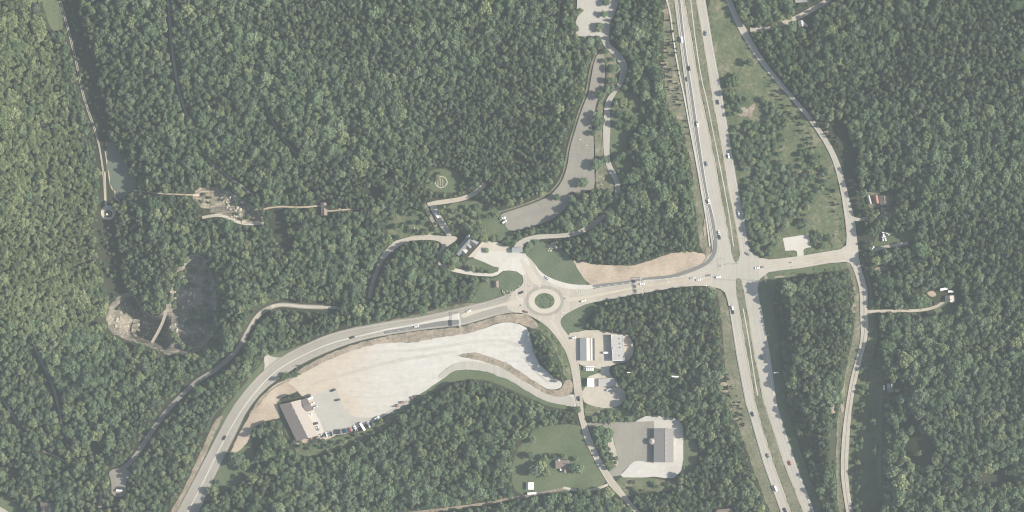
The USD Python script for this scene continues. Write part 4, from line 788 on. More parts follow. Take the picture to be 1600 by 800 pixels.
trees_in('926,356 940,344 952,324 958,306 968,302 974,318 960,338 944,356 930,362', 16, 67, (5, 7), '', '')
trees_in('263,455 284,398 297,396 290,430 274,480 263,492', 16, 68, (2.4, 4.6), '', '')
trees_in('205,462 216,470 226,488 214,486', 4, 62, (2.2, 4), '', '')
trees_in('1338,560 1372,530 1376,620 1374,800 1350,800 1350,640', 40, 63, (1.4, 3.0), '', '')
trees_in('1196,440 1212,470 1226,590 1250,700 1244,700 1214,600 1200,520', 26, 64, (1.2, 2.6), '', '')
trees_in('306,292 330,288 372,306 404,330 400,350 360,342 318,322', 16, 66, (1.6, 3.4), '', '')
more = np.array(more)
gp = np.array([ground(a, b) for a, b, _ in more]); R = more[:, 2] * SC
instancer('thicket', BROAD, gp, rng.uniform(0, 360, len(R)), np.stack([R / 4, R / 4, (2.6 + 1.7 * R) / 16], 1), rng.integers(0, 10, len(R)), 'thickets of young trees in the meadows and along the wood edges')
def cedars(s, n, seed, label, group, lo=.6, hi=1.25, libs=CEDAR, name='cedar_tree', cat='cedar'):
    r = np.random.default_rng(seed)
    for q in scatter(s, n, seed):
        sc = r.uniform(lo, hi)
        copy_of(libs[int(r.integers(len(libs)))], name, ground(*q), r.uniform(0, 360), (sc, sc, sc * r.uniform(.75, 1.1)), label=label, cat=cat, group=group)
cedars('1044,15 1054,30 1060,100 1070,160 1080,215 1068,190 1052,160 1046,150 1038,110 1040,60', 62, 61, 'small dark cedar among brush piles on the verge west of the southbound lanes', 'cedars on the verge west of the southbound lanes', .45, .95)
cedars('1136,575 1150,605 1160,640 1165,675 1156,672 1146,648 1136,630 1130,600', 34, 62, 'small cedar on the verge west of the southern southbound lanes', 'cedars on the southern verge', .45, .95)
cedars('1190,110 1222,150 1250,180 1280,230 1302,290 1318,345 1300,340 1276,270 1255,215 1225,172 1200,140', 74, 63, 'young cedar scattered on the meadow below the curving side road', 'young cedars on the meadow', .5, 1.1)
cedars('1336,640 1346,640 1344,700 1340,790 1332,790 1328,720', 26, 64, 'young cedar on the grass strip east of the narrow south road', 'young cedars east of the south road', .45, .9)
cedars('1255,135 1290,165 1318,215 1325,240 1300,225 1270,190', 40, 65, 'cedar on the rough slope between side road and north-east wood', 'cedars on the slope east of the side road', .6, 1.2)
shr = lambda s, n, seed, label, group, lo=.5, hi=1.3: cedars(s, n, seed, label, group, lo, hi, SHRUB, 'shrub', 'shrub')
shr('712,556 761,557 818,584 862,611 894,597 892,614 868,619 830,601 784,572 735,559', 16, 71, 'low weedy shrub on the brown berm across the gravel lot', 'shrubs on the brown berm', .3, .7)
shr('945,200 955,262 958,290 936,296 932,250 930,210', 22, 72, 'low shrub on the dry island beside the curved lot', 'shrubs on the dry island', .4, 1.0)
shr('1308,320 1320,372 1312,388 1268,390 1262,372 1300,370', 22, 73, 'low shrub on the rough verge near the concrete pad', 'shrubs near the concrete pad', .5, 1.2)
shr('1200,430 1320,412 1336,440 1340,500 1334,490 1330,440 1316,424', 34, 74, 'low shrub on the dry verge at the plantation edge', 'shrubs at the plantation edge', .4, 1.1)
shr('846,512 862,520 876,545 888,575 884,585 868,550', 20, 75, 'low shrub on the dry slope above the town road', 'shrubs above the town road', .5, 1.2)
shr('438,583 464,576 470,588 440,592 430,590', 26, 76, 'grey-green shrub in the thicket behind the long warehouse', 'shrub thicket behind the long warehouse', 1.0, 2.2)

# ------------------------------------------------------------------ buildings
for n_, c, r_, v_ in (('wall_tan', (.42, .36, .28), .8, .08), ('wall_white', (.68, .67, .63), .7, .05), ('wall_stone', (.30, .27, .22), .9, .25), ('wall_brown', (.16, .11, .075), .8, .1),
                      ('roof_brown', (.135, .117, .107), .7, .08), ('roof_beige', (.32, .28, .245), .6, .05), ('roof_grey', (.17, .162, .152), .7, .08), ('roof_slate', (.125, .130, .135), .6, .16), ('roof_steel', (.24, .245, .25), .5, .06),
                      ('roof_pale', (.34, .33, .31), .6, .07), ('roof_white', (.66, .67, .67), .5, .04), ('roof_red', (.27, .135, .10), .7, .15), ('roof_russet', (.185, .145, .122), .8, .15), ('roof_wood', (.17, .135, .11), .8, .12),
                      ('skylight', (.52, .60, .68), .3, .05), ('trim', (.62, .60, .56), .6, .05), ('dark_metal', (.06, .06, .062), .4, .05), ('galvanised', (.50, .51, .52), .4, .05), ('wood', (.26, .19, .125), .85, .2),
                      ('door_paint', (.13, .10, .08), .6, .1), ('stone', (.33, .30, .25), .9, .25), ('boulder', (.33, .30, .245), .95, .3), ('sign_green', (.02, .16, .08), .5, .05), ('sign_white', (.78, .78, .76), .5, .03), ('rubber', (.03, .03, .03), .85, .1)):
    M[n_] = plain(n_, c, r_, var=v_)
M['pane'] = usdkit.material(stage, '/World/Looks/window_pane', {'p': ('principled_bsdf', {'base_color': (.035, .045, .055), 'roughness': .06, 'specular_ior_level': .6})}, [], surface='p.BSDF')
def P3(p, z): return np.array([p[0], p[1], z])
def hexa(top, thick):
    """A slab under four top corners."""
    t = np.asarray(top, float); b = t - [0, 0, thick]
    v = np.vstack([t, b]); f = [[0, 1, 2], [0, 2, 3], [4, 6, 5], [4, 7, 6]]
    for i in range(4):
        j = (i + 1) % 4; f += [[i, i + 4, j + 4], [i, j + 4, j]]
    m = trimesh.Trimesh(v, f, process=False); trimesh.repair.fix_normals(m); return m
def prism(quad, z0, z1):
    q = np.asarray(quad, float)
    return hexa(np.column_stack([q, np.full(len(q), z1)]), z1 - z0)
def local_quad(s, centre):
    q = sc_xy(pts(s)) if isinstance(s, str) else sc_xy(np.asarray(s, float))
    return q - centre[:2]
def opening(parent, a, b, t, w, h, z, kind, frame='trim'):
    """A window or door on the wall from a to b at fraction t: frame (a part), pane or leaf (its sub-part)."""
    d = b - a; L = np.linalg.norm(d); d = d / L; nrm = np.array([d[1], -d[0]]); c = a + d * L * t
    ang = math.degrees(math.atan2(d[1], d[0]))
    def bx(sx, sy, sz, off, dx=0, dz=0):
        m = box(sx, sy, sz, (0, 0, 0), ang); p = c + nrm * off + d * dx; m.apply_translation((p[0], p[1], z + dz)); return m
    if kind == 'window':
        fr = cat_mesh([bx(w, .10, .09, .04, 0, h / 2), bx(w + .1, .16, .07, .07, 0, -h / 2 - .035), bx(.08, .10, h - .09, .04, w / 2 - .04), bx(.08, .10, h - .09, .04, -w / 2 + .04)])
        f = mesh('window', fr, M[frame], parent); mesh('pane', bx(w - .17, .03, h - .1, .02), M['pane'], f)
    else:
        fr = cat_mesh([bx(w, .12, .12, .05, 0, h / 2), bx(.1, .12, h - .12, .05, w / 2 - .05), bx(.1, .12, h - .12, .05, -w / 2 + .05)])
        f = mesh('door', bx(w - .2, .05, h - .1, .03), M['door_paint'], parent)
        mesh('door_frame', fr, M[frame], f)
        mesh('handle', bx(.05, .06, .14, .085, w * .34, -.1), M['galvanised'], f)
def gable(name, label, cat, quad, eave, rise, wall='wall_tan', roof=('roof_grey', 'roof_grey'), t=.5, oh=.5, wins=(3, 3), door=True, chimney=None, seams=0, group=None, parent=None, sink=1.2, ridge=True):
    """A gabled building over four photograph corners A B C D: gable ends AB and DC, eaves AD and BC; t places the ridge between A and B."""
    px = pts(quad) if isinstance(quad, str) else np.asarray(quad, float)
    if parent is None:
        g = ground(*px.mean(0)); root = xform(name, g, label=label, cat=cat, group=group)
        px_c = g
    else:
        root, px_c = parent
    k = (CAM_H - px_c[2]) / CAM_H
    q = sc_xy(px) * k - px_c[:2]; A, B, C, D = q
    R0, R1 = A + (B - A) * t, D + (C - D) * t
    v = np.array([P3(A, -sink), P3(B, -sink), P3(C, -sink), P3(D, -sink), P3(A, eave), P3(B, eave), P3(C, eave), P3(D, eave), P3(R0, eave + rise - .03), P3(R1, eave + rise - .03)])
    f = [[0, 4, 8], [0, 8, 5], [0, 5, 1], [3, 2, 6], [3, 6, 9], [3, 9, 7], [0, 3, 7], [0, 7, 4], [1, 5, 6], [1, 6, 2], [4, 7, 9], [4, 9, 8], [5, 8, 9], [5, 9, 6]]
    w = trimesh.Trimesh(v, f, process=False); trimesh.repair.fix_normals(w)
    mesh('wall', w, M[wall], root)
    ax = (R1 - R0) / np.linalg.norm(R1 - R0)
    for a, d, mt, nm in ((A, D, roof[0], 'roof'), (B, C, roof[1], 'roof')):
        o = (a - R0); L = np.linalg.norm(o); ex = 1 + oh / L; dz = rise * (ex - 1)
        top = [P3(R0 - ax * oh, eave + rise + .20), P3(R0 + o * ex - ax * oh, eave - dz + .20), P3(R1 + (d - R1) * ex + ax * oh, eave - dz + .20), P3(R1 + ax * oh, eave + rise + .20)]
        rf = mesh(nm, hexa(top, .18), M[mt], root)
        if seams:
            t0 = np.array(top); n_s = int(np.linalg.norm(t0[3] - t0[0]) / seams); ms = []
            for i in range(1, n_s):
                u = i / n_s; p0, p1 = t0[0] + (t0[3] - t0[0]) * u, t0[1] + (t0[2] - t0[1]) * u
                e = ax * .05; e3 = np.array([e[0], e[1], 0])
                ms.append(hexa([p0 - e3 + (0, 0, .07), p1 - e3 + (0, 0, .07), p1 + e3 + (0, 0, .07), p0 + e3 + (0, 0, .07)], .065))
            if ms:
                for q_ in ms[:60]: mesh('roof_seam', q_, M[mt], rf)
    if ridge:
        c0, c1 = P3(R0 - ax * (oh + .02), eave + rise + .24), P3(R1 + ax * (oh + .02), eave + rise + .24)
        mesh('ridge_cap', tube([c0, c1], .13, 6), M[roof[1]], root)
    for a, d, n_ in ((A, D, wins[0]), (C, B, wins[1])):
        for i in range(n_): opening(root, a, d, (i + .5) / n_, 1.2, 1.3, min(1.7, eave * .55), 'window')
    if door: opening(root, A, B, .35, 1.1, 2.15, 1.05, 'door')
    if chimney:
        p = R0 + (R1 - R0) * chimney + (B - A) / np.linalg.norm(B - A) * .8
        ch = mesh('chimney', box(.8, .8, 2.0, (p[0], p[1], eave + rise + .3)), M['wall_stone'], root)
        mesh('flue', tube([(p[0], p[1], eave + rise + 1.25), (p[0], p[1], eave + rise + 1.65)], .18, 8), M['dark_metal'], ch)
    return root, px_c
# long warehouse: beige east slope paints in its sunlight, brown west slope its shade
wh, whc = gable('warehouse', 'long gabled warehouse, east roof slope painted pale beige as sunlit, west slope brown', 'building', '437.5,632.5 469.8,624.8 497.5,679.5 464,688.5', 4.6, 2.4, 'wall_tan', ('roof_brown', 'roof_beige'), t=.54, oh=.4, wins=(8, 6), seams=1.6)
ent, _ = gable('', '', '', '480,621.8 489,640 478.5,643.5 470.5,625', 4.4, 1.7, 'wall_tan', ('roof_brown', 'roof_brown'), t=.5, oh=.3, wins=(1, 1), parent=(wh, whc), sink=1.2)
# church
ch, chc = gable('church', 'big grey gabled hall with a small porch tower beside the dark parking lot', 'church', '1022,669.8 1051.5,669.8 1051.5,721 1022,721', 5.6, 2.6, 'wall_tan', ('roof_grey', 'roof_grey'), t=.56, oh=.5, wins=(8, 8), seams=2.2)
def oct_roof(root, cx, cy, c, r, z0, z1, ztop, mat, wallmat, n=8):
    p = sc_xy([cx, cy]) - c[:2]; a = (np.arange(n) + .5) / n * 2 * np.pi
    ring = lambda q, z: np.column_stack([p[0] + q * np.cos(a), p[1] + q * np.sin(a), np.full(n, z)])
    v = np.vstack([ring(r * .82, z0), ring(r * .82, z1)]); f = []
    for i in range(n):
        j = (i + 1) % n; f += [[i, j, j + n], [i, j + n, i + n]]
    mesh('porch_wall', trimesh.Trimesh(v, f, process=False), M[wallmat], root)
    v = np.vstack([ring(r, z1 - .05), [[p[0], p[1], ztop]], ring(r, z1 - .22)]); f = []
    for i in range(n):
        j = (i + 1) % n; f += [[i, j, n], [i + n + 1, j, i], [i + n + 1, j + n + 1, j]]
    f += [[n + 1, n + 1 + i + 1, n + 1 + i] for i in range(1, n - 1)]
    return mesh('porch_roof', trimesh.Trimesh(v, f, process=False), M[mat], root)
oct_roof(ch, 1018.6, 689.2, chc, 3.6, -1, 5.4, 7.4, 'roof_beige', 'wall_tan')
gable('', '', '', '1051.6,686 1055.2,686 1055.2,696 1051.6,696', 3.6, .9, 'wall_tan', ('roof_beige', 'roof_beige'), t=.03, oh=.2, wins=(0, 2), parent=(ch, chc), door=False, ridge=False)
j = sc_xy([1036.9, 697.2]) - chc[:2]
for k, (a, b) in enumerate(((1022, 1038.5), (1038.5, 1051.5))): pass
for root_, c_, (x0, y0, x1, y1), z_ in ((wh, whc, (455, 633, 482, 682), 7.1), (ch, chc, (1040, 672, 1040, 719), 8.0)):
    for k in range(6):
        p = sc_xy([x0 + (x1 - x0) * (k + .5) / 6, y0 + (y1 - y0) * (k + .5) / 6]) - c_[:2]
        vt = mesh('roof_vent', tube([(p[0], p[1], z_ - .5), (p[0], p[1], z_ + .45)], .32, 8), M['galvanised'], root_); mesh('vent_cap', tube([(p[0], p[1], z_ + .44), (p[0], p[1], z_ + .66)], [.5, .12], 8), M['galvanised'], vt)
# storage units: gable, west slope greyed for shade, plus pale and dark lean-to roofs
st, stc = gable('storage_building', 'storage building with a west steel slope painted grey for shade, pale and dark roof strips', 'building', '906.4,528.3 921.0,528.3 921.4,563 906.8,563', 3.6, 1.5, 'wall_white', ('roof_steel', 'roof_pale'), t=.66, oh=.25, wins=(0, 0), seams=1.3)
for (x0, x1, z0, z1, mt, nm) in ((921.6, 923.2, 3.7, 3.6, 'roof_beige', 'lean_to_roof'), (923.5, 925.2, 3.95, 3.8, 'roof_white', 'lean_to_roof'), (925.4, 929.0, 3.5, 3.1, 'roof_steel', 'lean_to_roof')):
    q = local_quad([[x0, 528.4], [x1, 528.4], [x1 + .3, 563], [x0 + .3, 563]], stc)
    mesh(nm, hexa([P3(q[0], z0), P3(q[3], z0), P3(q[2], z1), P3(q[1], z1)], .16), M['dark_metal' if x0 > 925 else mt], st)
q = local_quad([[921.2, 528.8], [928.6, 528.8], [928.9, 562.6], [921.5, 562.6]], stc)
mesh('lean_to_wall', prism(q, -1, 3.0), M['wall_white'], st)
for k in range(8):
    opening(st, q[2], q[1], (k + .5) / 8, 2.6, 2.5, 1.3, 'door')
# flat-roofed building with parapet and roof units
fr_g = ground(965, 543); fr = xform('flat_roofed_building', fr_g, label='large flat-roofed pale building casting a deep shadow over parked vehicles', cat='building')
q = local_quad('954.6,523.2 972.8,523.2 975.2,563.5 957.2,563.5', fr_g)
mesh('wall', prism(q, -1, 6.2), M['wall_tan'], fr)
cq = q.mean(0)
rf = mesh('roof', hexa([P3(cq + (p - cq) * .992, 6.42) for p in q[::-1]], .2), M['roof_pale'], fr)
for i in range(4):
    a, b = q[i], q[(i + 1) % 4]; d = (b - a) / np.linalg.norm(b - a); nn = np.array([d[1], -d[0]]) * .18
    mesh('parapet', prism([a - nn, b - nn, b + nn, a + nn], 6.1, 6.75), M['trim'], fr)
for k in range(7):
    u = (k + 1) / 8; a, b = q[0] + (q[3] - q[0]) * u, q[1] + (q[2] - q[1]) * u
    d = np.array([0, .10]); mesh('roof_seam', hexa([P3(a - d + (.4, 0), 6.47), P3(b - d - (.4, 0), 6.47), P3(b + d - (.4, 0), 6.47), P3(a + d + (.4, 0), 6.47)], .05), M['roof_steel'], rf)
for (x, y, s) in ((958.5, 543.5, 1.1), (969.3, 536.5, .9), (969.6, 542.5, 1.0), (968.5, 555, .8), (968, 529, .7)):
    p = sc_xy([x, y]) - fr_g[:2]; u_ = mesh('roof_unit', box(1.3 * s, 1.3 * s, 1.0, (p[0], p[1], 6.9)), M['galvanised'], fr); mesh('fan_cowl', tube([(p[0], p[1], 7.4), (p[0], p[1], 7.55)], .42 * s, 8), M['dark_metal'], u_)
for k in range(5): opening(fr, q[0], q[3], (k + .5) / 5, 2.2, 2.6, 1.35, 'door' if k == 2 else 'window')
# white canopy shed with skylight, and the shop next to it
wc_g = ground(922.8, 597.3); wc = xform('white_shed', wc_g, label='square white-roofed shed with bluish skylight patch beside the town road', cat='shed')
q = local_quad('917.2,590.6 928.0,590.6 928.4,604 917.6,604', wc_g); cq = q.mean(0)
mesh('wall', prism([cq + (p - cq) * .96 for p in q], -1, 4.6), M['wall_white'], wc)
rf = mesh('roof', hexa([P3(p, 4.85) for p in q[::-1]], .22), M['roof_white'], wc)
for k in range(3):
    q2 = local_quad([[918.8, 593 + k * 3.2], [923.4, 593 + k * 3.2], [923.5, 595.6 + k * 3.2], [918.9, 595.6 + k * 3.2]], wc_g)
    mesh('skylight', hexa([P3(p, 4.93) for p in q2[::-1]], .06), M['skylight'], rf)
opening(wc, q[2], q[3], .5, 3.2, 3.2, 1.65, 'door')
gable('shop', 'low shop with a pale grey roof east of the square white shed', 'building', '935.3,603.8 935.5,591.8 960.2,590.4 960.6,602', 3.4, .8, 'wall_tan', ('roof_pale', 'roof_pale'), oh=.3, wins=(4, 4), seams=2.0)
# gatehouse: slate hall; cross gables get one paler slope, sunlit faces put into colour
GH = '709.5,393.5 717.5,399.5 741.5,372.5 733.0,366.5'
gh, ghc = gable('gatehouse', 'slate-roofed stone gatehouse with several cross gables facing the white plaza', 'gatehouse', GH, 5.2, 3.4, 'wall_stone', ('roof_slate', 'roof_slate'), oh=.4, wins=(4, 4), chimney=.08)
gable('', '', '', '731.5,379.5 738.5,371.5 748.2,378.2 741.5,386', 4.6, 2.8, 'wall_stone', ('roof_slate', 'roof_steel'), oh=.3, wins=(0, 0), parent=(gh, ghc), door=False)
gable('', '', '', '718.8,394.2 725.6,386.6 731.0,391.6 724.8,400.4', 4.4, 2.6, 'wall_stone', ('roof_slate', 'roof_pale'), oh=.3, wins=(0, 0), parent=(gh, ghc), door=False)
gable('', '', '', '726.8,384.6 731.2,379.6 737.0,385.6 732.6,390.6', 4.9, 2.4, 'wall_stone', ('roof_slate', 'roof_steel'), oh=.25, wins=(0, 0), parent=(gh, ghc), door=False)
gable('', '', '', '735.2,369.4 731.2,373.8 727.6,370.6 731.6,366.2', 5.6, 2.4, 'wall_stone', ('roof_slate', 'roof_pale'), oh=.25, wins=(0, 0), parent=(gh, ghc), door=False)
p = sc_xy([732.8, 368.6]) - ghc[:2]
tw = mesh('turret', tube([(p[0], p[1], -1), (p[0], p[1], 9.2)], 1.2, 10), M['wall_stone'], gh); mesh('turret_roof', tube([(p[0], p[1], 9.15), (p[0], p[1], 11.4)], [1.5, .05], 10), M['roof_pale'], tw)
# pavilion on the lawn
pv_g = ground(775.4, 444); pv = xform('pavilion', pv_g, label='small dark brown hip-roofed pavilion on the entrance lawn', cat='pavilion')
q = local_quad('771.6,438.6 778.9,437.8 779.6,449.2 772.3,450', pv_g); cq = q.mean(0)
for p in q: pp = cq + (p - cq) * .86; mesh('post', box(.25, .25, 3.2, (pp[0], pp[1], 1.4)), M['wood'], pv)
r0, r1 = (q[0] + q[1]) / 2 * .72 + cq * .28, (q[2] + q[3]) / 2 * .72 + cq * .28
v = np.array([P3(p, 3.0) for p in q] + [P3(r0, 4.9), P3(r1, 4.9)] + [P3(p, 2.85) for p in q])
f = [[0, 1, 4], [1, 2, 5], [1, 5, 4], [2, 3, 5], [3, 0, 4], [3, 4, 5], [6, 8, 7], [6, 9, 8]] + [[i, i + 6, (i + 1) % 4 + 6] for i in range(4)] + [[i, (i + 1) % 4 + 6, (i + 1) % 4] for i in range(4)]
m_ = trimesh.Trimesh(v, f, process=False); trimesh.repair.fix_normals(m_); mesh('roof', m_, M['roof_wood'], pv)
# park entrance gate over the road
pg_g = ground(808, 390.3); pg = xform('road_gate', pg_g, label='low slate-roofed gate spanning the park road at the plaza', cat='gate')
q = local_quad('799.6,387 816.4,385.8 816.6,393.6 799.8,394.8', pg_g); R0, R1 = (q[0] + q[3]) / 2, (q[1] + q[2]) / 2
for a, d in ((q[0], q[1]), (q[3], q[2])):
    mesh('roof', hexa([P3(R0, 5.3), P3(a, 4.5), P3(d, 4.5), P3(R1, 5.3)], .15), M['roof_steel'], pg)
for p in (q[0] * .93 + q[2] * .07, q[1] * .93 + q[3] * .07, q[2] * .93 + q[0] * .07, q[3] * .93 + q[1] * .07): mesh('pillar', box(.9, .9, 5.4, (p[0], p[1], 1.75)), M['wall_stone'], pg)
# houses
hs, hc = gable('house', 'brown-roofed farmhouse with a white porch roof on the big lawn', 'house', '868.6,731.5 868.2,719.5 889.2,719 888.6,731.5', 3.0, 2.2, 'wall_white', ('roof_russet', 'roof_russet'), oh=.4, wins=(3, 4), chimney=.7)
gable('', '', '', '877.2,729.5 886.4,729.5 885.6,737.6 878,737.6', 2.8, 1.7, 'wall_white', ('roof_russet', 'roof_russet'), oh=.3, wins=(1, 1), parent=(hs, hc), door=False)
gable('', '', '', '869.8,722 875.8,722 875.6,714.6 870.4,714.6', 2.7, 1.0, 'wall_white', ('roof_pale', 'roof_pale'), oh=.2, wins=(0, 0), parent=(hs, hc), door=False)
q = local_quad('874.8,730 878.0,730 878.0,735.4 874.8,735.4', hc); mesh('porch_roof', hexa([P3(p, 2.75) for p in q[::-1]], .12), M['roof_white'], hs)
q = local_quad('886.8,723.5 889.4,723.5 889.4,726.6 886.8,726.6', hc); mesh('solar_panel', hexa([P3(p, 4.4) for p in q[::-1]], .1), M['roof_white'], hs)
gable('shed', 'white-roofed shed with one grey slope at the lawn edge', 'shed', '822.4,753.6 834,753.6 834,764.2 822.4,764.2', 3.0, 1.0, 'wall_white', ('roof_steel', 'roof_white'), t=.28, oh=.2, wins=(0, 1))
gable('house', 'old house with a brown-grey roof beside the red barn in the east yard', 'house', '1373,306 1387.4,306.6 1389.2,320.4 1374.8,319.6', 3.0, 2.2, 'wall_tan', ('roof_wood', 'roof_russet'), oh=.4, wins=(3, 3), chimney=.3)
gable('barn', 'narrow rust-red roofed barn in the east yard', 'barn', '1363.6,306.4 1371.4,305.2 1373.4,317.2 1366,318.6', 3.0, 1.8, 'wall_brown', ('roof_red', 'roof_red'), oh=.2, wins=(0, 1), seams=1.4)
gable('shed', 'pale lean shed west of the red barn', 'shed', '1354.4,306.4 1358.2,305.4 1361.6,318.4 1358,319.4', 2.6, .8, 'wall_white', ('roof_beige', 'roof_pale'), oh=.15, wins=(0, 0))
gable('house', 'brown-grey house with lawn at the end of the woodland driveway', 'house', '1476.4,462.4 1491,462 1491.4,471.4 1476.8,471.8', 3.2, 2.2, 'wall_white', ('roof_grey', 'roof_beige'), t=.45, oh=.4, wins=(3, 3), chimney=.6)
gable('house', 'grey gabled house with a wooden deck deep in the east wood', 'house', '1385.8,599.8 1394.8,599.4 1395.8,612.2 1386.8,612.6', 3.2, 2.2, 'wall_tan', ('roof_slate', 'roof_grey'), t=.62, oh=.4, wins=(3, 3))
dk_g = ground(1401.5, 609.4); dk = xform('wooden_deck', dk_g, label='tan wooden deck on the east side of the grey house in the wood', cat='deck')
for k in range(9):
    q = local_quad([[1396.2, 606.9 + k * .6], [1407.5, 606.5 + k * .6], [1407.5, 607.02 + k * .6], [1396.2, 607.42 + k * .6]], dk_g); mesh('plank', hexa([P3(p, .9) for p in q[::-1]], .08), M['stone'], dk)
for (a, b) in ((1397, 607), (1406.5, 607), (1397, 611.6), (1406.5, 611.6)): p = sc_xy([a, b]) - dk_g[:2]; mesh('post', box(.15, .15, 1.6, (p[0], p[1], .02)), M['wood'], dk)
gable('house', 'red-brown roofed house at the south-west edge of the wood', 'house', '63.6,784.4 84,786.4 81.6,806 66,806', 3.0, 2.4, 'wall_tan', ('roof_russet', 'roof_russet'), oh=.4, wins=(3, 3))
gable('house', 'pale-roofed house cut by the south edge in the wood by the highway', 'house', '1117,806 1120,796.4 1143.6,794 1146,806', 3.0, 2.0, 'wall_tan', ('roof_pale', 'roof_wood'), oh=.3, wins=(3, 2))
gable('house', 'tan-roofed cottage at the south-east edge of the wood', 'house', '1541,793 1550.4,792.4 1551,803 1541.6,803.6', 3.0, 2.0, 'wall_white', ('roof_beige', 'roof_russet'), oh=.3, wins=(2, 2))
gable('house', 'grey-roofed house at the north edge among trees', 'house', '1240,-7 1267,-9 1268.5,2.6 1243,4.4', 3.0, 2.0, 'wall_tan', ('roof_pale', 'roof_grey'), oh=.3, wins=(3, 3))
gable('shed', 'small grey shed beside the tan driveway in the north-east', 'shed', '1246.5,33 1255,31 1257,40.6 1248.6,42.4', 2.6, 1.0, 'wall_tan', ('roof_grey', 'roof_pale'), oh=.2, wins=(1, 1))
cb, cbc = gable('covered_bridge', 'short red-brown covered bridge over the woodland stream', 'bridge', '501.8,317 510.6,316.6 511.4,336 502.6,336.4', 3.4, 1.5, 'wall_brown', ('roof_russet', 'roof_russet'), oh=.3, wins=(2, 2), door=False)

# footbridge beside the lane
fb_g = ground(671, 335); fb = xform('footbridge', fb_g, label='long narrow wooden footbridge beside the pale stream lane', cat='bridge')
a, b = sc_xy([661.5, 316.5]) - fb_g[:2], sc_xy([681, 354]) - fb_g[:2]; d = (b - a) / np.linalg.norm(b - a); nn = np.array([-d[1], d[0]]); L = np.linalg.norm(b - a)
for k in range(44):
    c0 = a + d * L * k / 44; c1 = a + d * (L * (k + .86) / 44)
    mesh('plank', hexa([P3(c0 + nn * 1.5, 1.2), P3(c0 - nn * 1.5, 1.2), P3(c1 - nn * 1.5, 1.2), P3(c1 + nn * 1.5, 1.2)], .1), M['stone'], fb)
for s in (-1, 1):
    r_ = mesh('railing', hexa([P3(a + nn * s * 1.55, 2.3), P3(a + nn * s * 1.9, 2.3), P3(b + nn * s * 1.9, 2.3), P3(b + nn * s * 1.55, 2.3)][::s], .14), M['roof_russet'], fb)
    for k in range(9):
        p = a + d * L * (k + .5) / 9 + nn * s * 1.7; mesh('post', box(.16, .16, 3.4, (p[0], p[1], .5)), M['wood'], r_)
# walkway over the sinkhole
wk_pts = pts('259,487 257.6,495 254,504.5 249.4,514.5 244,524.5 237.5,535.5')
wk_z = 1.2
g0 = sc_xy(wk_pts[2]); wk = xform('walkway', (g0[0], g0[1], 0), label='pale curved walkway crossing the shaded sinkhole floor', cat='walkway')
cl = chaikin(sc_xy(wk_pts) - g0, 2, False); tg = np.gradient(cl, axis=0); tg /= np.linalg.norm(tg, axis=1)[:, None]; nm_ = np.stack([-tg[:, 1], tg[:, 0]], 1)
for i in range(len(cl) - 1):
    for h_ in (0, .5):
        c0 = cl[i] + (cl[i + 1] - cl[i]) * h_; c1 = cl[i] + (cl[i + 1] - cl[i]) * (h_ + .47)
        mesh('deck_panel', hexa([P3(c0 + nm_[i] * 1.5, wk_z), P3(c0 - nm_[i] * 1.5, wk_z), P3(c1 - nm_[i] * 1.5, wk_z), P3(c1 + nm_[i] * 1.5, wk_z)], .25), M['stone'], wk)
for s in (-1, 1): mesh('railing', tube(np.column_stack([cl + nm_ * s * 1.55, np.full(len(cl), wk_z + 1.0)]), .09, 5), M['wood'], wk)
for i in range(1, len(cl) - 1, 3):
    zz = float(zs(*(cl[i] + g0))); mesh('pier', box(.9, .9, wk_z - .25 - zz + 1, (cl[i][0], cl[i][1], (wk_z - .25 + zz - 1) / 2)), M['stone'], wk)
# dock at the pond
dc_g = np.array([*sc_xy([165.5, 226]), -8.6]); dc = xform('dock', dc_g, label='small reddish wooden dock at the north end of the pond', cat='dock')
for k in range(7): mesh('plank', box(3.4, .62, .1, (0, 3.2 - k * .72, .5)), M['roof_russet'], dc)
for x in (-1.5, 1.5):
    for y in (-1, 3): mesh('post', box(.2, .2, 2.6, (x, y, -.5)), M['wood'], dc)

# ------------------------------------------------------------------ vehicles
VL = '/World/vehicle_library'
stage.CreateClassPrim(VL)
import manifold3d as m3
def hull(p): return trimesh.convex.convex_hull(np.asarray(p, float))
def slab_hull(prof, w0, w1, ch=.08):
    """A body from a side profile of (x, z) points, w0 wide at the bottom and w1 at the top, edges chamfered."""
    zmin, zmax = min(p[1] for p in prof), max(p[1] for p in prof); o = []
    for x, z in prof:
        t = (z - zmin) / max(zmax - zmin, 1e-6); w = (w0 * (1 - t) + w1 * t) / 2
        for s in (-1, 1): o += [(x, s * (w - ch), z), (x * .985, s * w, zmin + (z - zmin) * .93 + .02)]
    return hull(o)
PAINT = {}
for n_, c in (('white', (.80, .80, .78)), ('silver', (.48, .49, .50)), ('grey', (.20, .205, .21)), ('black', (.025, .026, .03)), ('red', (.33, .035, .03)), ('blue', (.05, .09, .20)), ('beige', (.50, .45, .36))):
    PAINT[n_] = usdkit.material(stage, f'/World/Looks/car_paint_{n_}', {'p': ('principled_bsdf', {'base_color': c, 'roughness': .35, 'coat_weight': .6, 'coat_roughness': .08})}, [], surface='p.BSDF')
M['lamp'] = plain('lamp_lens', (.75, .75, .70), .2); M['tail'] = plain('tail_lamp_lens', (.35, .03, .03), .3)
vehicles = {}
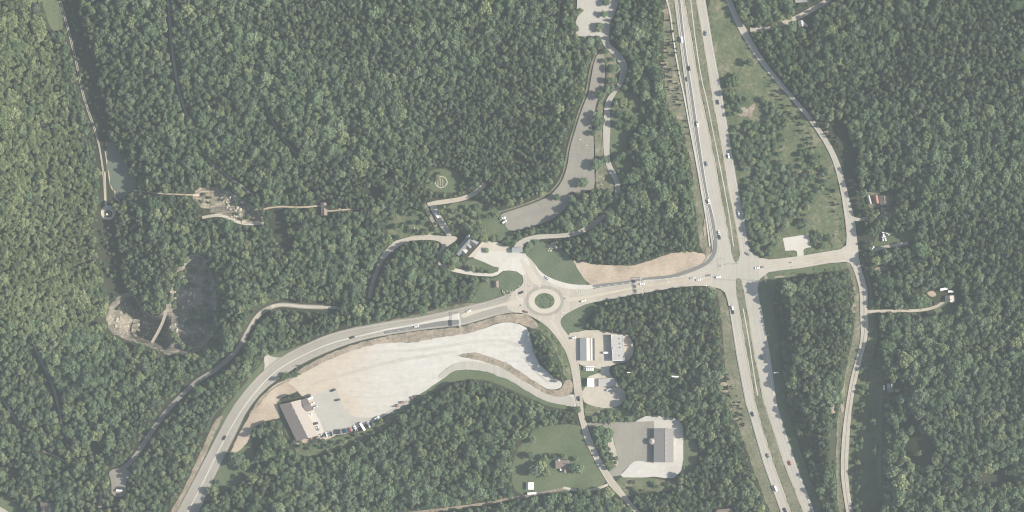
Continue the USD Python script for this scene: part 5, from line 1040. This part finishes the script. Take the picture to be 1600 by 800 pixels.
def vehicle(kind, col):
    if (kind, col) in vehicles: return vehicles[(kind, col)]
    path = f'{VL}/{col}_{kind}'; UsdGeom.Xform.Define(stage, path); paint = PAINT[col]
    L, W = dict(sedan=(4.8, 1.85), suv=(4.9, 1.95), pickup=(5.8, 2.0), van=(5.9, 2.1), motorhome=(9.0, 2.5))[kind]
    l = L / 2
    if kind in ('sedan', 'suv', 'pickup'):
        hb = 1.0 if kind == 'sedan' else 1.15
        mesh('body', slab_hull([(-l, .45), (-l + .12, hb - .1), (-l + .3, hb), (l - .35, hb - .14), (l - .05, .78), (l, .42), (l - .2, .28), (-l + .2, .28)], W, W - .12), paint, path)
        if kind == 'sedan': cab = [(-1.75, hb - .05), (-1.05, 1.46), (.35, 1.48), (1.15, hb - .05)]
        elif kind == 'suv': cab = [(-2.25, hb - .05), (-2.0, 1.78), (.35, 1.80), (1.15, hb - .05)]
        else: cab = [(-.75, hb - .05), (-.60, 1.82), (.65, 1.84), (1.35, hb - .05)]
        c = mesh('cabin', slab_hull([(x, z) for x, z in cab], W - .16, W - .52, .04), M['pane'], path)
        top = [(x, z) for x, z in cab[1:3]]; zt = top[0][1]
        mesh('roof', hexa([(top[0][0] - .12, -(W - .50) / 2, zt + .05), (top[1][0] + .1, -(W - .50) / 2, zt + .05), (top[1][0] + .1, (W - .50) / 2, zt + .05), (top[0][0] - .12, (W - .50) / 2, zt + .05)], .09), paint, path)
        if kind == 'pickup':
            mesh('bed', box(1.9, W - .5, .05, (-1.85, 0, hb + .02)), M['dark_metal'], path)
            for s in (-1, 1): mesh('bed_rail', box(2.05, .14, .22, (-1.8, s * (W / 2 - .15), hb + .06)), paint, path)
    elif kind == 'van':
        mesh('body', slab_hull([(-l, .4), (-l + .05, 2.4), (1.6, 2.45), (2.35, 1.35), (l, 1.1), (l, .4)], W, W - .3), paint, path)
        mesh('windscreen', hexa([(1.75, -.85, 2.36), (2.40, -.9, 1.42), (2.40, .9, 1.42), (1.75, .85, 2.36)], .12), M['pane'], path)
    else:
        mesh('body', slab_hull([(-l, .6), (-l, 3.1), (l - 1.6, 3.1), (l - .7, 2.9), (l, 1.3), (l, .6)], W, W - .1), paint, path)
        mesh('windscreen', hexa([(l - .72, -1.0, 2.82), (l - .1, -1.0, 1.5), (l - .1, 1.0, 1.5), (l - .72, 1.0, 2.82)], .1), M['pane'], path)
        for x in (-2.5, .6): mesh('roof_unit', box(1.0, .8, .28, (x, 0, 3.22)), M['trim'], path)
    r = .34 if L < 8 else .45
    for x in (l - .95, -l + (1.0 if L < 8 else 2.2)):
        for s in (-1, 1):
            t = mesh('wheel', tube([(x, s * (W / 2 - .26), r), (x, s * (W / 2 + .01), r)], r, 12), M['rubber'], path)
            mesh('rim', tube([(x, s * (W / 2 + .01), r), (x, s * (W / 2 + .03), r)], r * .6, 8), M['galvanised'], t)
    for s in (-1, 1):
        mesh('headlight', box(.10, .34, .16, (l - .06, s * (W / 2 - .32), .72)), M['lamp'], path)
        mesh('tail_light', box(.08, .22, .24, (-l + .03, s * (W / 2 - .24), .80)), M['tail'], path)
    vehicles[(kind, col)] = path
    return path
WORD = dict(sedan='car', suv='suv', pickup='pickup', van='van', motorhome='motorhome')
def car(px, py, ang, kind, col, label, group=None, lift=None):
    g = ground(px, py); g[2] += TOP + .02
    copy_of(vehicle(kind, col), {'sedan': 'parked_car' if group and 'parked' in group else 'car', 'suv': 'sport_utility', 'pickup': 'pickup_truck', 'van': 'van', 'motorhome': 'motorhome'}[kind], g, ang, (1.12, 1.12, 1.05), label=label, cat=WORD[kind], group=group)
SBA, NBA = -80.0, 100.0
HW, EW, PK, LW = 'vehicles driving on the divided highway', 'vehicles on the road through the crossing', 'parked vehicles at the storage yard', 'parked vehicles at the long warehouse'
for a in (
    (1065.3, 62, SBA, 'van', 'white', 'white van southbound, northernmost vehicle on the turn-lane side', HW), (1077, 107, SBA, 'sedan', 'black', 'dark car southbound just behind another dark car', HW), (1074.2, 124, SBA, 'sedan', 'grey', 'dark grey car southbound in the outer lane below the brush piles', HW),
    (1089.6, 194, SBA, 'pickup', 'white', 'white pickup southbound beside the painted turn arrow', HW), (1104, 256, SBA, 'sedan', 'grey', 'grey car alone in the middle of the southbound lanes', HW), (1107.3, 315, SBA, 'suv', 'white', 'white vehicle southbound nearing the crossing', HW),
    (1123.6, 364, SBA, 'sedan', 'white', 'white car southbound, leading at the crossing, with a dark car close by', HW), (1124.4, 370.5, SBA, 'sedan', 'black', 'black car stopped southbound just before the crossing', HW), (1103, 52, NBA, 'suv', 'grey', 'dark vehicle northbound, highest one on the northbound lanes', HW),
    (1121.8, 159.6, NBA, 'sedan', 'black', 'black car northbound beside the dark meadow thicket', HW), (1138.4, 243.6, NBA, 'suv', 'white', 'white vehicle northbound halfway along the meadow', HW), (1154, 333, NBA, 'sedan', 'white', 'white car northbound just past the crossing', HW),
    (1168.2, 396.5, 150, 'sedan', 'grey', 'grey car turning across the northbound lanes at the crossing', HW), (1144.6, 481.5, SBA, 'suv', 'white', 'white vehicle just south of the crossing, half of a close pair', HW), (1145.4, 487, SBA, 'sedan', 'black', 'black car just south of the crossing, half of a close pair', HW),
    (1190.8, 557.4, 98, 'sedan', 'grey', 'dark car northbound beside the jagged tree shadows', HW), (1176, 647, -75, 'sedan', 'black', 'black car southbound opposite the church', HW), (1200, 712, -70, 'sedan', 'grey', 'dark grey car southbound in the lower curve', HW), (1234, 723.4, 110, 'sedan', 'red', 'dark red car northbound in the lower curve', HW),
    (1212, 763, -66, 'van', 'white', 'white van southbound near the south edge', HW), (1227, 797, -66, 'sedan', 'black', 'black car southbound at the south edge', HW),
    (1082.3, 434.6, 188, 'sedan', 'silver', 'silver car heading west in the left queue before the crossing', EW), (1091.5, 437.2, 8, 'sedan', 'white', 'white car waiting westernmost in the right queue at the crossing', EW), (1107.6, 430.4, 188, 'sedan', 'grey', 'grey car heading west just out of the crossing', EW), (1122, 433, 8, 'suv', 'white', 'white vehicle first in line at the crossing from the west', EW),
    (1183.4, 418.5, 188, 'sedan', 'white', 'white car waiting first on the east leg of the crossing', EW), (1190.2, 417.4, 188, 'sedan', 'grey', 'grey car waiting second on the east leg of the crossing', EW), (1003.4, 443.6, 188, 'sedan', 'white', 'white car passing under the overhead sign east of the roundabout', EW), (911.5, 470.4, 12, 'suv', 'white', 'white vehicle leaving the roundabout eastward', EW),
    (821.5, 487.2, -18, 'sedan', 'red', 'red car entering the roundabout from the west', EW), (814.6, 457.2, 205, 'sedan', 'black', 'black car leaving the roundabout along the west lawn', EW), (854.6, 434.2, 140, 'sedan', 'silver', 'silver car on the white flare north of the roundabout', EW), (732.6, 486, 195, 'suv', 'white', 'white vehicle westbound beside the overhead sign west of the roundabout', EW),
    (651, 510.2, 12, 'sedan', 'white', 'white car eastbound on the dark lane above the gravel lot', EW), (550.8, 527, 20, 'sedan', 'black', 'black car in the upper part of the bend', EW), (351.2, 684, 62, 'sedan', 'black', 'black car in the lower part of the bend', EW),
    (895.6, 527.8, 10, 'pickup', 'white', 'white pickup turning into the storage yard', None), (904.6, 622.8, -82, 'sedan', 'black', 'black car on the town road by the gravel lane', None), (947.5, 551, 0, 'van', 'white', 'white van standing in the shadow of the flat-roofed building', None),
    (912.8, 575, 90, 'sedan', 'grey', 'grey car at the west end of the row of white cars', PK), (916.6, 575.8, 90, 'suv', 'white', 'white vehicle next to the grey car in the row', PK), (919.8, 575.8, 90, 'suv', 'white', 'second white vehicle from the grey car in the row', PK), (923, 575.8, 90, 'suv', 'white', 'third white vehicle from the grey car in the row', PK), (926.2, 575.8, 90, 'suv', 'white', 'white vehicle at the east end of the row', PK),
    (950.2, 608.9, 15, 'sedan', 'silver', 'silver car parked south of the shop, western one', PK), (957, 608.2, 15, 'sedan', 'beige', 'beige car parked south of the shop, eastern one', PK),
    (484.6, 622.4, 25, 'van', 'white', 'white van at the north corner of the long warehouse', LW), (482, 618.4, 25, 'suv', 'black', 'black vehicle at the north corner of the long warehouse', LW), (488, 631, 25, 'sedan', 'white', 'white car in front of the warehouse porch, northern one', LW), (492.8, 636.4, 25, 'suv', 'silver', 'silver vehicle in front of the warehouse porch, southern one', LW),  # the black vehicle is added where dark shadows lie
    (484.2, 648.2, 18, 'sedan', 'white', 'white car on the warehouse apron beside the porch', LW), (493.4, 661.8, 18, 'suv', 'black', 'long dark vehicle in the middle of the warehouse apron', LW), (494.8, 668, 18, 'sedan', 'silver', 'silver car on the lower warehouse apron', LW), (496, 671.8, 18, 'sedan', 'grey', 'grey car on the lower warehouse apron beside a silver one', LW),
    (493.8, 683, 70, 'sedan', 'black', 'black car on the dirt south of the warehouse apron', LW), (500, 680.4, 18, 'sedan', 'beige', 'beige car at the south end of the warehouse apron', LW), (505.6, 680.2, 40, 'sedan', 'black', 'black car at the west end of the parked row', LW),
    (510.6, 679, 105, 'sedan', 'white', 'white car at the west end of the parked row', LW), (514, 678.4, 105, 'suv', 'grey', 'grey vehicle between white and black cars in the row', LW), (517.6, 677.8, 105, 'sedan', 'black', 'black car last before the gap in the parked row', LW), (525.6, 674.8, 105, 'suv', 'black', 'black vehicle first after the gap in the parked row', LW),
    (529.2, 674.4, 105, 'sedan', 'black', 'black car second after the gap in the parked row', LW), (533, 673.9, 105, 'suv', 'grey', 'dark grey vehicle in the middle of the parked row', LW), (536.8, 673.5, 105, 'sedan', 'black', 'black car after the dark grey vehicle in the parked row', LW), (541.4, 672.8, 105, 'sedan', 'blue', 'dark blue car before the red one in the parked row', LW),
    (547, 671.4, 105, 'sedan', 'red', 'red car in the parked row by the woods', LW), (555.4, 669.2, 118, 'pickup', 'white', 'white pickup east of the red car in the row', LW), (566.4, 666.2, 122, 'motorhome', 'white', 'longer of two white motorhomes at the wood edge', LW), (576.2, 663.2, 122, 'van', 'white', 'shorter white camper van beside the long motorhome', LW),
    (582, 661, 100, 'sedan', 'grey', 'small grey car between camper van and wood edge', LW), (588.4, 653.4, 30, 'suv', 'white', 'white vehicle farthest east along the wood edge', LW), (521.2, 609.6, 25, 'sedan', 'black', 'black car alone at the north corner of the grey lot', LW), (528, 624.8, 12, 'sedan', 'black', 'black car alone on the east side of the grey lot', LW),
    (785.4, 341, 15, 'pickup', 'white', 'white pickup at the blunt end of the curved lot, northern one', None), (788.2, 346.6, 35, 'suv', 'white', 'white vehicle at the blunt end of the curved lot, southern one', None), (894.4, 302, 0, 'sedan', 'black', 'black car alone in the curved lot by the wide shade', None), (682.4, 336.6, -55, 'van', 'white', 'white van on the stream lane beside the footbridge', None),
    (1380.2, 366, 95, 'suv', 'white', 'white vehicle in the east yard, northern one', None), (1386, 365, -30, 'sedan', 'silver', 'silver car in the east yard', None), (1379.4, 373.4, 100, 'suv', 'silver', 'silver vehicle in the east yard, southern one', None), (1383, 372.6, 110, 'sedan', 'white', 'white car in the east yard, southern one', None), (1363.4, 388.6, 60, 'suv', 'white', 'white vehicle at the start of the tan yard track', None),
    (1475.6, 451.2, 12, 'motorhome', 'white', 'white camper north of the woodland farmhouse, western one', None), (1485.4, 455.4, 0, 'van', 'white', 'white camper north of the woodland farmhouse, eastern one', None), (186.6, 766, 0, 'van', 'white', 'white van alone in the shaded woodland car park', None), (1258.6, 38.4, -50, 'sedan', 'white', 'white car by the north-east dirt driveway', None),
    (1381.2, 605.8, 90, 'suv', 'white', 'white vehicle beside the grey house in the east wood', None), (15, 639.6, -50, 'sedan', 'silver', 'silver car on the far south-west lane', None)):
    car(*a)
# box trailer
tg_ = ground(831, 770.6); tl = xform('box_trailer', tg_ + (0, 0, .05), 4, label='long white box trailer south of the white shed', cat='trailer')
mesh('body', slab_hull([(-4.9, .9), (-4.9, 3.2), (4.7, 3.2), (4.9, 3.0), (4.9, .9)], 2.5, 2.45), M['roof_white'], tl)
mesh('drawbar', box(1.6, .14, .14, (5.6, 0, .8)), M['dark_metal'], tl)
for x in (-1.2, 0):
    for s in (-1, 1): mesh('wheel', tube([(x, s * .95, .45), (x, s * 1.22, .45)], .45, 12), M['rubber'], tl)
# excavators at the lot edge
def excavator(px, py, ang, label, mat='roof_red'):
    g = ground(px, py); r = xform('excavator', g + (0, 0, .35), ang, label=label, cat='excavator', group='construction machines at the gravel lot edge')
    for s in (-1, 1): mesh('track', slab_hull([(-1.8, .1), (-1.5, .75), (1.5, .75), (1.8, .1)], .5, .5, .02).apply_translation((0, s * 1.05, 0)), M['rubber'], r)
    mesh('body', slab_hull([(-1.9, .8), (-1.9, 1.9), (.6, 1.9), (.9, .8)], 2.4, 2.3), M[mat], r)
    c = mesh('cab', slab_hull([(-.4, 1.9), (-.3, 2.9), (.7, 2.9), (1.0, 1.2)], 1.0, .9).apply_translation((0, .6, 0)), M['pane'], r); mesh('cab_roof', box(1.1, .95, .08, (.2, .6, 2.95)), M[mat], c)
    mesh('boom', tube([(.8, -.3, 1.5), (2.6, -.3, 3.3), (4.2, -.3, 2.4)], [.24, .22, .17], 6), M[mat], r); mesh('arm', tube([(4.2, -.3, 2.4), (4.9, -.3, .8)], [.17, .13], 6), M[mat], r); mesh('bucket', box(.7, .9, .6, (4.8, -.3, .4)), M['dark_metal'], r)
excavator(645.5, 621.2, 30, 'red excavator in the weeds at the gravel lot edge, eastern one'); excavator(628.6, 628.6, 10, 'orange-red excavator at the gravel lot edge, western one'); excavator(620.6, 633.6, 200, 'red excavator nearest the parked campers at the lot edge')

# ------------------------------------------------------------------ signs, gantries, poles
def gantry(p0, p1, h, label, panels, side):
    a, b = sc_xy(p0), sc_xy(p1); c = (a + b) / 2; g = ground(*((np.array(p0) + p1) / 2)); a, b = a - g[:2], b - g[:2]
    r = xform('overhead_sign', g, label=label, cat='sign'); d = (b - a) / np.linalg.norm(b - a); nn = np.array([-d[1], d[0]]); L = np.linalg.norm(b - a)
    for p in (a, b):
        for s in (-.6, .6): q = p + nn * s; mesh('post', tube([(q[0], q[1], -.6), (q[0], q[1], h + .8)], .20, 8), M['galvanised'], r)
    for s in (-.6, .6):
        for z in (h, h + .9): q0, q1 = a + nn * s, b + nn * s; mesh('truss_rail', tube([P3(q0, z), P3(q1, z)], .14, 6), M['galvanised'], r)
    n_ = int(L / 1.6)
    for k in range(n_):
        q0, q1 = a + d * L * k / n_ + nn * -.6, a + d * L * (k + 1) / n_ + nn * .6; mesh('brace', tube([P3(q0, h + .9), P3(q1, h + .9)], .08, 5), M['galvanised'], r)
    for (t, w, ht) in panels:
        q = a + d * L * t + nn * side; ang = math.degrees(math.atan2(d[1], d[0]))
        m = box(w, .18, ht, (q[0], q[1], h + .3), ang); s_ = mesh('sign_panel', m, M['sign_green'], r)
        q = q + nn * np.sign(side) * .11; mesh('border', cat_mesh([box(w, .04, .12, (q[0], q[1], h + .3 + ht / 2 - .06), ang), box(w, .04, .12, (q[0], q[1], h + .3 - ht / 2 + .06), ang)]), M['sign_white'], s_)
gantry((1000.6, 433.6), (1005.2, 461.4), 7.2, 'overhead sign gantry crossing the road east of the roundabout', ((.22, 3.6, 2.6), (.5, 3.6, 2.6), (.76, 3.4, 2.4)), 1.0)
gantry((717.6, 488.8), (718.8, 510.8), 7.6, 'overhead sign gantry crossing the bend road west of the roundabout', ((.62, 3.6, 2.8), (.84, 3.0, 2.6)), -1.0)
def pole(name, px, py, h, label, cat, arm=None, head=True, group=None, r=.12, mat='galvanised'):
    g = ground(px, py); o = xform(name, g, label=label, cat=cat, group=group)
    mesh('mast', tube([(0, 0, -.6), (0, 0, h)], [r, r * .7], 7), M[mat], o)
    if arm is not None:
        e = sc_xy(arm) - sc_xy([px, py]); a_ = mesh('arm', tube([(0, 0, h - .3), (e[0] * .5, e[1] * .5, h + .15), (e[0], e[1], h + .1)], [.11, .09, .07], 6), M[mat], o)
        return o, e
    return o, np.zeros(2)
def lamp(px, py, arm, label, h=9.0):
    o, e = pole('street_lamp', px, py, h, label, 'street lamp', arm)
    mesh('lamp_head', box(1.2, .5, .2, (e[0], e[1], h + .1), math.degrees(math.atan2(e[1], e[0]))), M['sign_white'], o)
lamp(918.2, 227.2, (916.4, 227.4), 'white-headed lamp post in the curved lot, eastern one'); lamp(908.2, 218, (906.4, 218.4), 'white-headed lamp post in the curved lot, western one')
for px, py, ax, ay, l in ((1044, 438.2, 1044, 441, 'lamp post on the north edge west of the crossing'), (1103, 449.6, 1102.6, 446, 'lamp post on the south edge west of the crossing'), (952, 470, 951, 466, 'lamp post on the south edge east of the roundabout'), (806, 462, 809, 464, 'lamp post at the west entry of the roundabout'), (884, 489, 880, 487.6, 'lamp post at the south-east side of the roundabout'), (840, 445.6, 843, 447.6, 'lamp post at the north-west side of the roundabout')):
    lamp(px, py, (ax, ay), l)
def signal(px, py, end, label):
    o, e = pole('traffic_signal', px, py, 6.6, label, 'traffic signal', end, r=.17, mat='dark_metal')
    for t in (.45, .72, .96):
        s_ = mesh('signal_head', box(.36, .36, 1.05, (e[0] * t, e[1] * t, 5.9)), M['yellow'], o)
        for k, mt in enumerate(('tail', 'yellow', 'sign_green')): mesh('lens', tube([(e[0] * t, e[1] * t - .19, 6.2 - k * .32), (e[0] * t, e[1] * t - .23, 6.2 - k * .32)], .11, 8), M[mt], s_)
signal(1153, 411.5, (1141.6, 413), 'traffic signal mast on the northern median nose'); signal(1151.2, 437.6, (1128, 437), 'traffic signal mast on the southern median nose')
signal(1131.6, 404.6, (1133.6, 422), 'traffic signal mast on the north-west corner of the crossing'); signal(1186, 438.6, (1172, 436.6), 'traffic signal mast on the south-east corner of the crossing')
def billboard(px, py, ang, w, h, label):
    g = ground(px, py); o = xform('billboard', g, ang, label=label, cat='billboard')
    for x in (-w * .3, w * .3): mesh('post', tube([(x, 0, -1), (x, 0, h + 3)], .28, 8), M['galvanised'], o)
    p = mesh('board', box(w, .7, 3.4, (0, 0, h + 3)), M['sign_white'], o); mesh('board_trim', cat_mesh([box(w + .3, .8, .22, (0, 0, h + 4.75)), box(w + .3, .8, .22, (0, 0, h + 1.25))]), M['sign_white'], p); mesh('catwalk', box(w, 1.0, .1, (0, -.7, h + 1.2)), M['galvanised'], o)
billboard(1053.8, 587.2, -4, 7.4, 14, 'thin white billboard seen edge-on in the wood west of the highway'); billboard(982.6, 581.4, -2, 4.6, 8, 'small white billboard edge-on east of the storage yard'); billboard(1212, 581.5, 2, 5, 3, 'white billboard edge-on in the shade east of the northbound lanes')
for px, py, l in ((1127.6, 415.4, 'white road sign on the corner island north-west of the crossing'), (884.6, 466.2, 'white road sign on the east splitter of the roundabout'), (815.6, 476.8, 'white road sign on the west splitter of the roundabout'), (1071.6, 687.2, 'white sign at the east edge of the church gravel'), (1237.4, 410.2, 'white road sign in the median west of the concrete pad')):
    o, _ = pole('road_sign', px, py, 2.4, l, 'sign'); mesh('sign_plate', box(.12, 1.3, 1.3, (.1, 0, 2.2)), M['sign_white'], o)
# ------------------------------------------------------------------ stones
def boulder_mesh(seed, r=1.0):
    m = trimesh.creation.icosphere(2, 1.0); v = m.vertices
    n_ = meshkit.fbm(v * 1.3 + seed * 7.1, 3, seed) - .5
    m.vertices = v * (1 + .75 * n_)[:, None] * (1, .8, .62); return m
RL = '/World/rock_library'; stage.CreateClassPrim(RL)
for k in range(6):
    UsdGeom.Xform.Define(stage, f'{RL}/rock_{"abcdef"[k]}'); mesh('stone', boulder_mesh(k + 1), M['boulder'], f'{RL}/rock_{"abcdef"[k]}', smooth=40)
def rock(px, py, s, label, group, r_):
    g = ground(px, py); copy_of(f'{RL}/rock_{"abcdef"[int(r_.integers(6))]}', 'boulder', g + (0, 0, .12 * s), r_.uniform(0, 360), (s, s * r_.uniform(.7, 1.1), s * r_.uniform(.7, 1.1)), label=label, cat='boulder', group=group)
rr = np.random.default_rng(77)
for k in range(34):
    a = k / 34 * 2 * math.pi; q = 1 + rr.uniform(-.03, .03)
    rock(689 + 9.2 * q * math.cos(a), 284.5 + 8.6 * q * math.sin(a), rr.uniform(.75, 1.1), 'pale block in the ring of stones in the north clearing', 'ring of stones in the clearing', rr)
for k in range(3):
    for i in range(7):
        rock(684.4 + k * 3.6 + rr.uniform(-.4, .4), 279.6 + i * 1.6, rr.uniform(.5, .8), 'smaller stone inside the ring in the north clearing', 'rows of stones inside the ring', rr)
for q in scatter('856,381 866,379 872,386 868,395 860,396 855,390', 22, 81): rock(*q, rr.uniform(.6, 1.7), 'pale landscape boulder in the rock group on the lawn wedge', 'rock group on the lawn wedge', rr)
for q in scatter('940,262 958,268 962,290 944,296 936,280', 12, 82): rock(*q, rr.uniform(.5, 1.3), 'boulder on the dirt end of the island by the curved lot', 'boulders on the dirt island', rr)
for q in scatter('330,292 352,300 380,314 402,328 388,340 360,330 335,310', 46, 83): rock(*q, rr.uniform(.8, 2.4), 'weathered ledge block on the stepped rock outcrop', 'blocks on the rock outcrop', rr)
for q in scatter('355,333 372,335 386,340 384,349 366,345', 16, 84): rock(*q, rr.uniform(.7, 1.8), 'pale boulder beside the curving rock path', 'boulders by the rock path', rr)
for q in scatter('172,490 200,470 225,480 240,500 236,530 205,532 176,515', 40, 85): rock(*q, rr.uniform(.8, 2.3), 'rock slab on the sunlit western floor of the sinkhole', 'slabs on the western sinkhole floor', rr)
for q in scatter('262,460 300,412 322,430 330,480 318,530 280,540 262,520', 46, 86): rock(*q, rr.uniform(.8, 2.6), 'rock slab in the shaded eastern part of the sinkhole', 'slabs in the eastern sinkhole', rr)
for q in scatter('640,346 662,352 680,366 668,370 648,362', 18, 87): rock(*q, rr.uniform(.5, 1.3), 'stream boulder near the footbridge', 'stream boulders near the footbridge', rr)
for q in scatter('526,324 548,323 552,332 530,334', 10, 88): rock(*q, rr.uniform(.5, 1.2), 'stream boulder east of the covered bridge', 'stream boulders by the covered bridge', rr)
# curved entrance wall of pale stones
ew_g = ground(793, 457); ew = xform('entrance_wall', ew_g, label='curved pale stone entrance wall on the lawn west of the roundabout', cat='wall')
cv = chaikin(sc_xy(pts('784.6,452 785.4,456.4 788.6,460 793.4,460.8 797.4,458.4 801.2,453.6')) - ew_g[:2], 2, False)
s_ = np.r_[0, np.cumsum(np.linalg.norm(np.diff(cv, axis=0), axis=1))]
for i, t_ in enumerate(np.arange(.4, s_[-1] - .3, .95)):
    p = np.array([np.interp(t_, s_, cv[:, 0]), np.interp(t_, s_, cv[:, 1])]); p2 = np.array([np.interp(t_ + .1, s_, cv[:, 0]), np.interp(t_ + .1, s_, cv[:, 1])]); an = math.degrees(math.atan2(*(p2 - p)[::-1]))
    mesh('wall_block', box(.86, .85, 1.5 + .3 * ((i * 5) % 3) / 2, (p[0], p[1], .45), an), M['rock_pale' if i % 4 == 0 else 'stone'], ew)
for (px, py) in ((810.6, 446.4), (811.6, 449.6), (787.4, 456.6), (797, 455.2), (792.4, 455)): rock(px, py, rr.uniform(.8, 1.2), 'pale boulder near the curved entrance wall', 'boulders near the entrance wall', rr)
# stone lookout in the turning circle
sl_g = ground(166.8, 335.4); sl = xform('stone_planter', sl_g, label='white domed stone planter in the dark centre of the turning circle', cat='planter')
mesh('basin', tube([(0, 0, -.3), (0, 0, .9)], [1.7, 1.4], 12), M['roof_white'], sl); mesh('dome', trimesh.creation.icosphere(2, 1.15).apply_translation((0, 0, .95)), M['roof_white'], sl, smooth=60)
for k in range(9):
    a = k * .7; g = ground(168.2 + 4.2 * math.cos(a), 333 + 3.6 * math.sin(a)); s = rng.uniform(.8, 1.4)
    copy_of(SHRUB[k % 3], 'shrub', g, k * 40, (s, s, s), label='shrub around the white planter in the turning circle', cat='shrub', group='shrubs in the turning circle')

# ------------------------------------------------------------------ the air
HB = 6600.0
hz = trimesh.creation.box((2 * HB, 2 * HB, 1.0)); hz.vertices[:, 2] = np.where(hz.vertices[:, 2] > 0, CAM_H + 12, GZ.min() - 1.5)
M['haze'] = usdkit.material(stage, '/World/Looks/haze_air', {'v': ('principled_volume', {'color': (.82, .95, 1.0), 'density': HAZE_DENSITY, 'anisotropy': 0.0})}, [], volume='v.volume')
mesh('haze', hz, M['haze'], label='pale summer haze filling the whole air', kind='stuff')
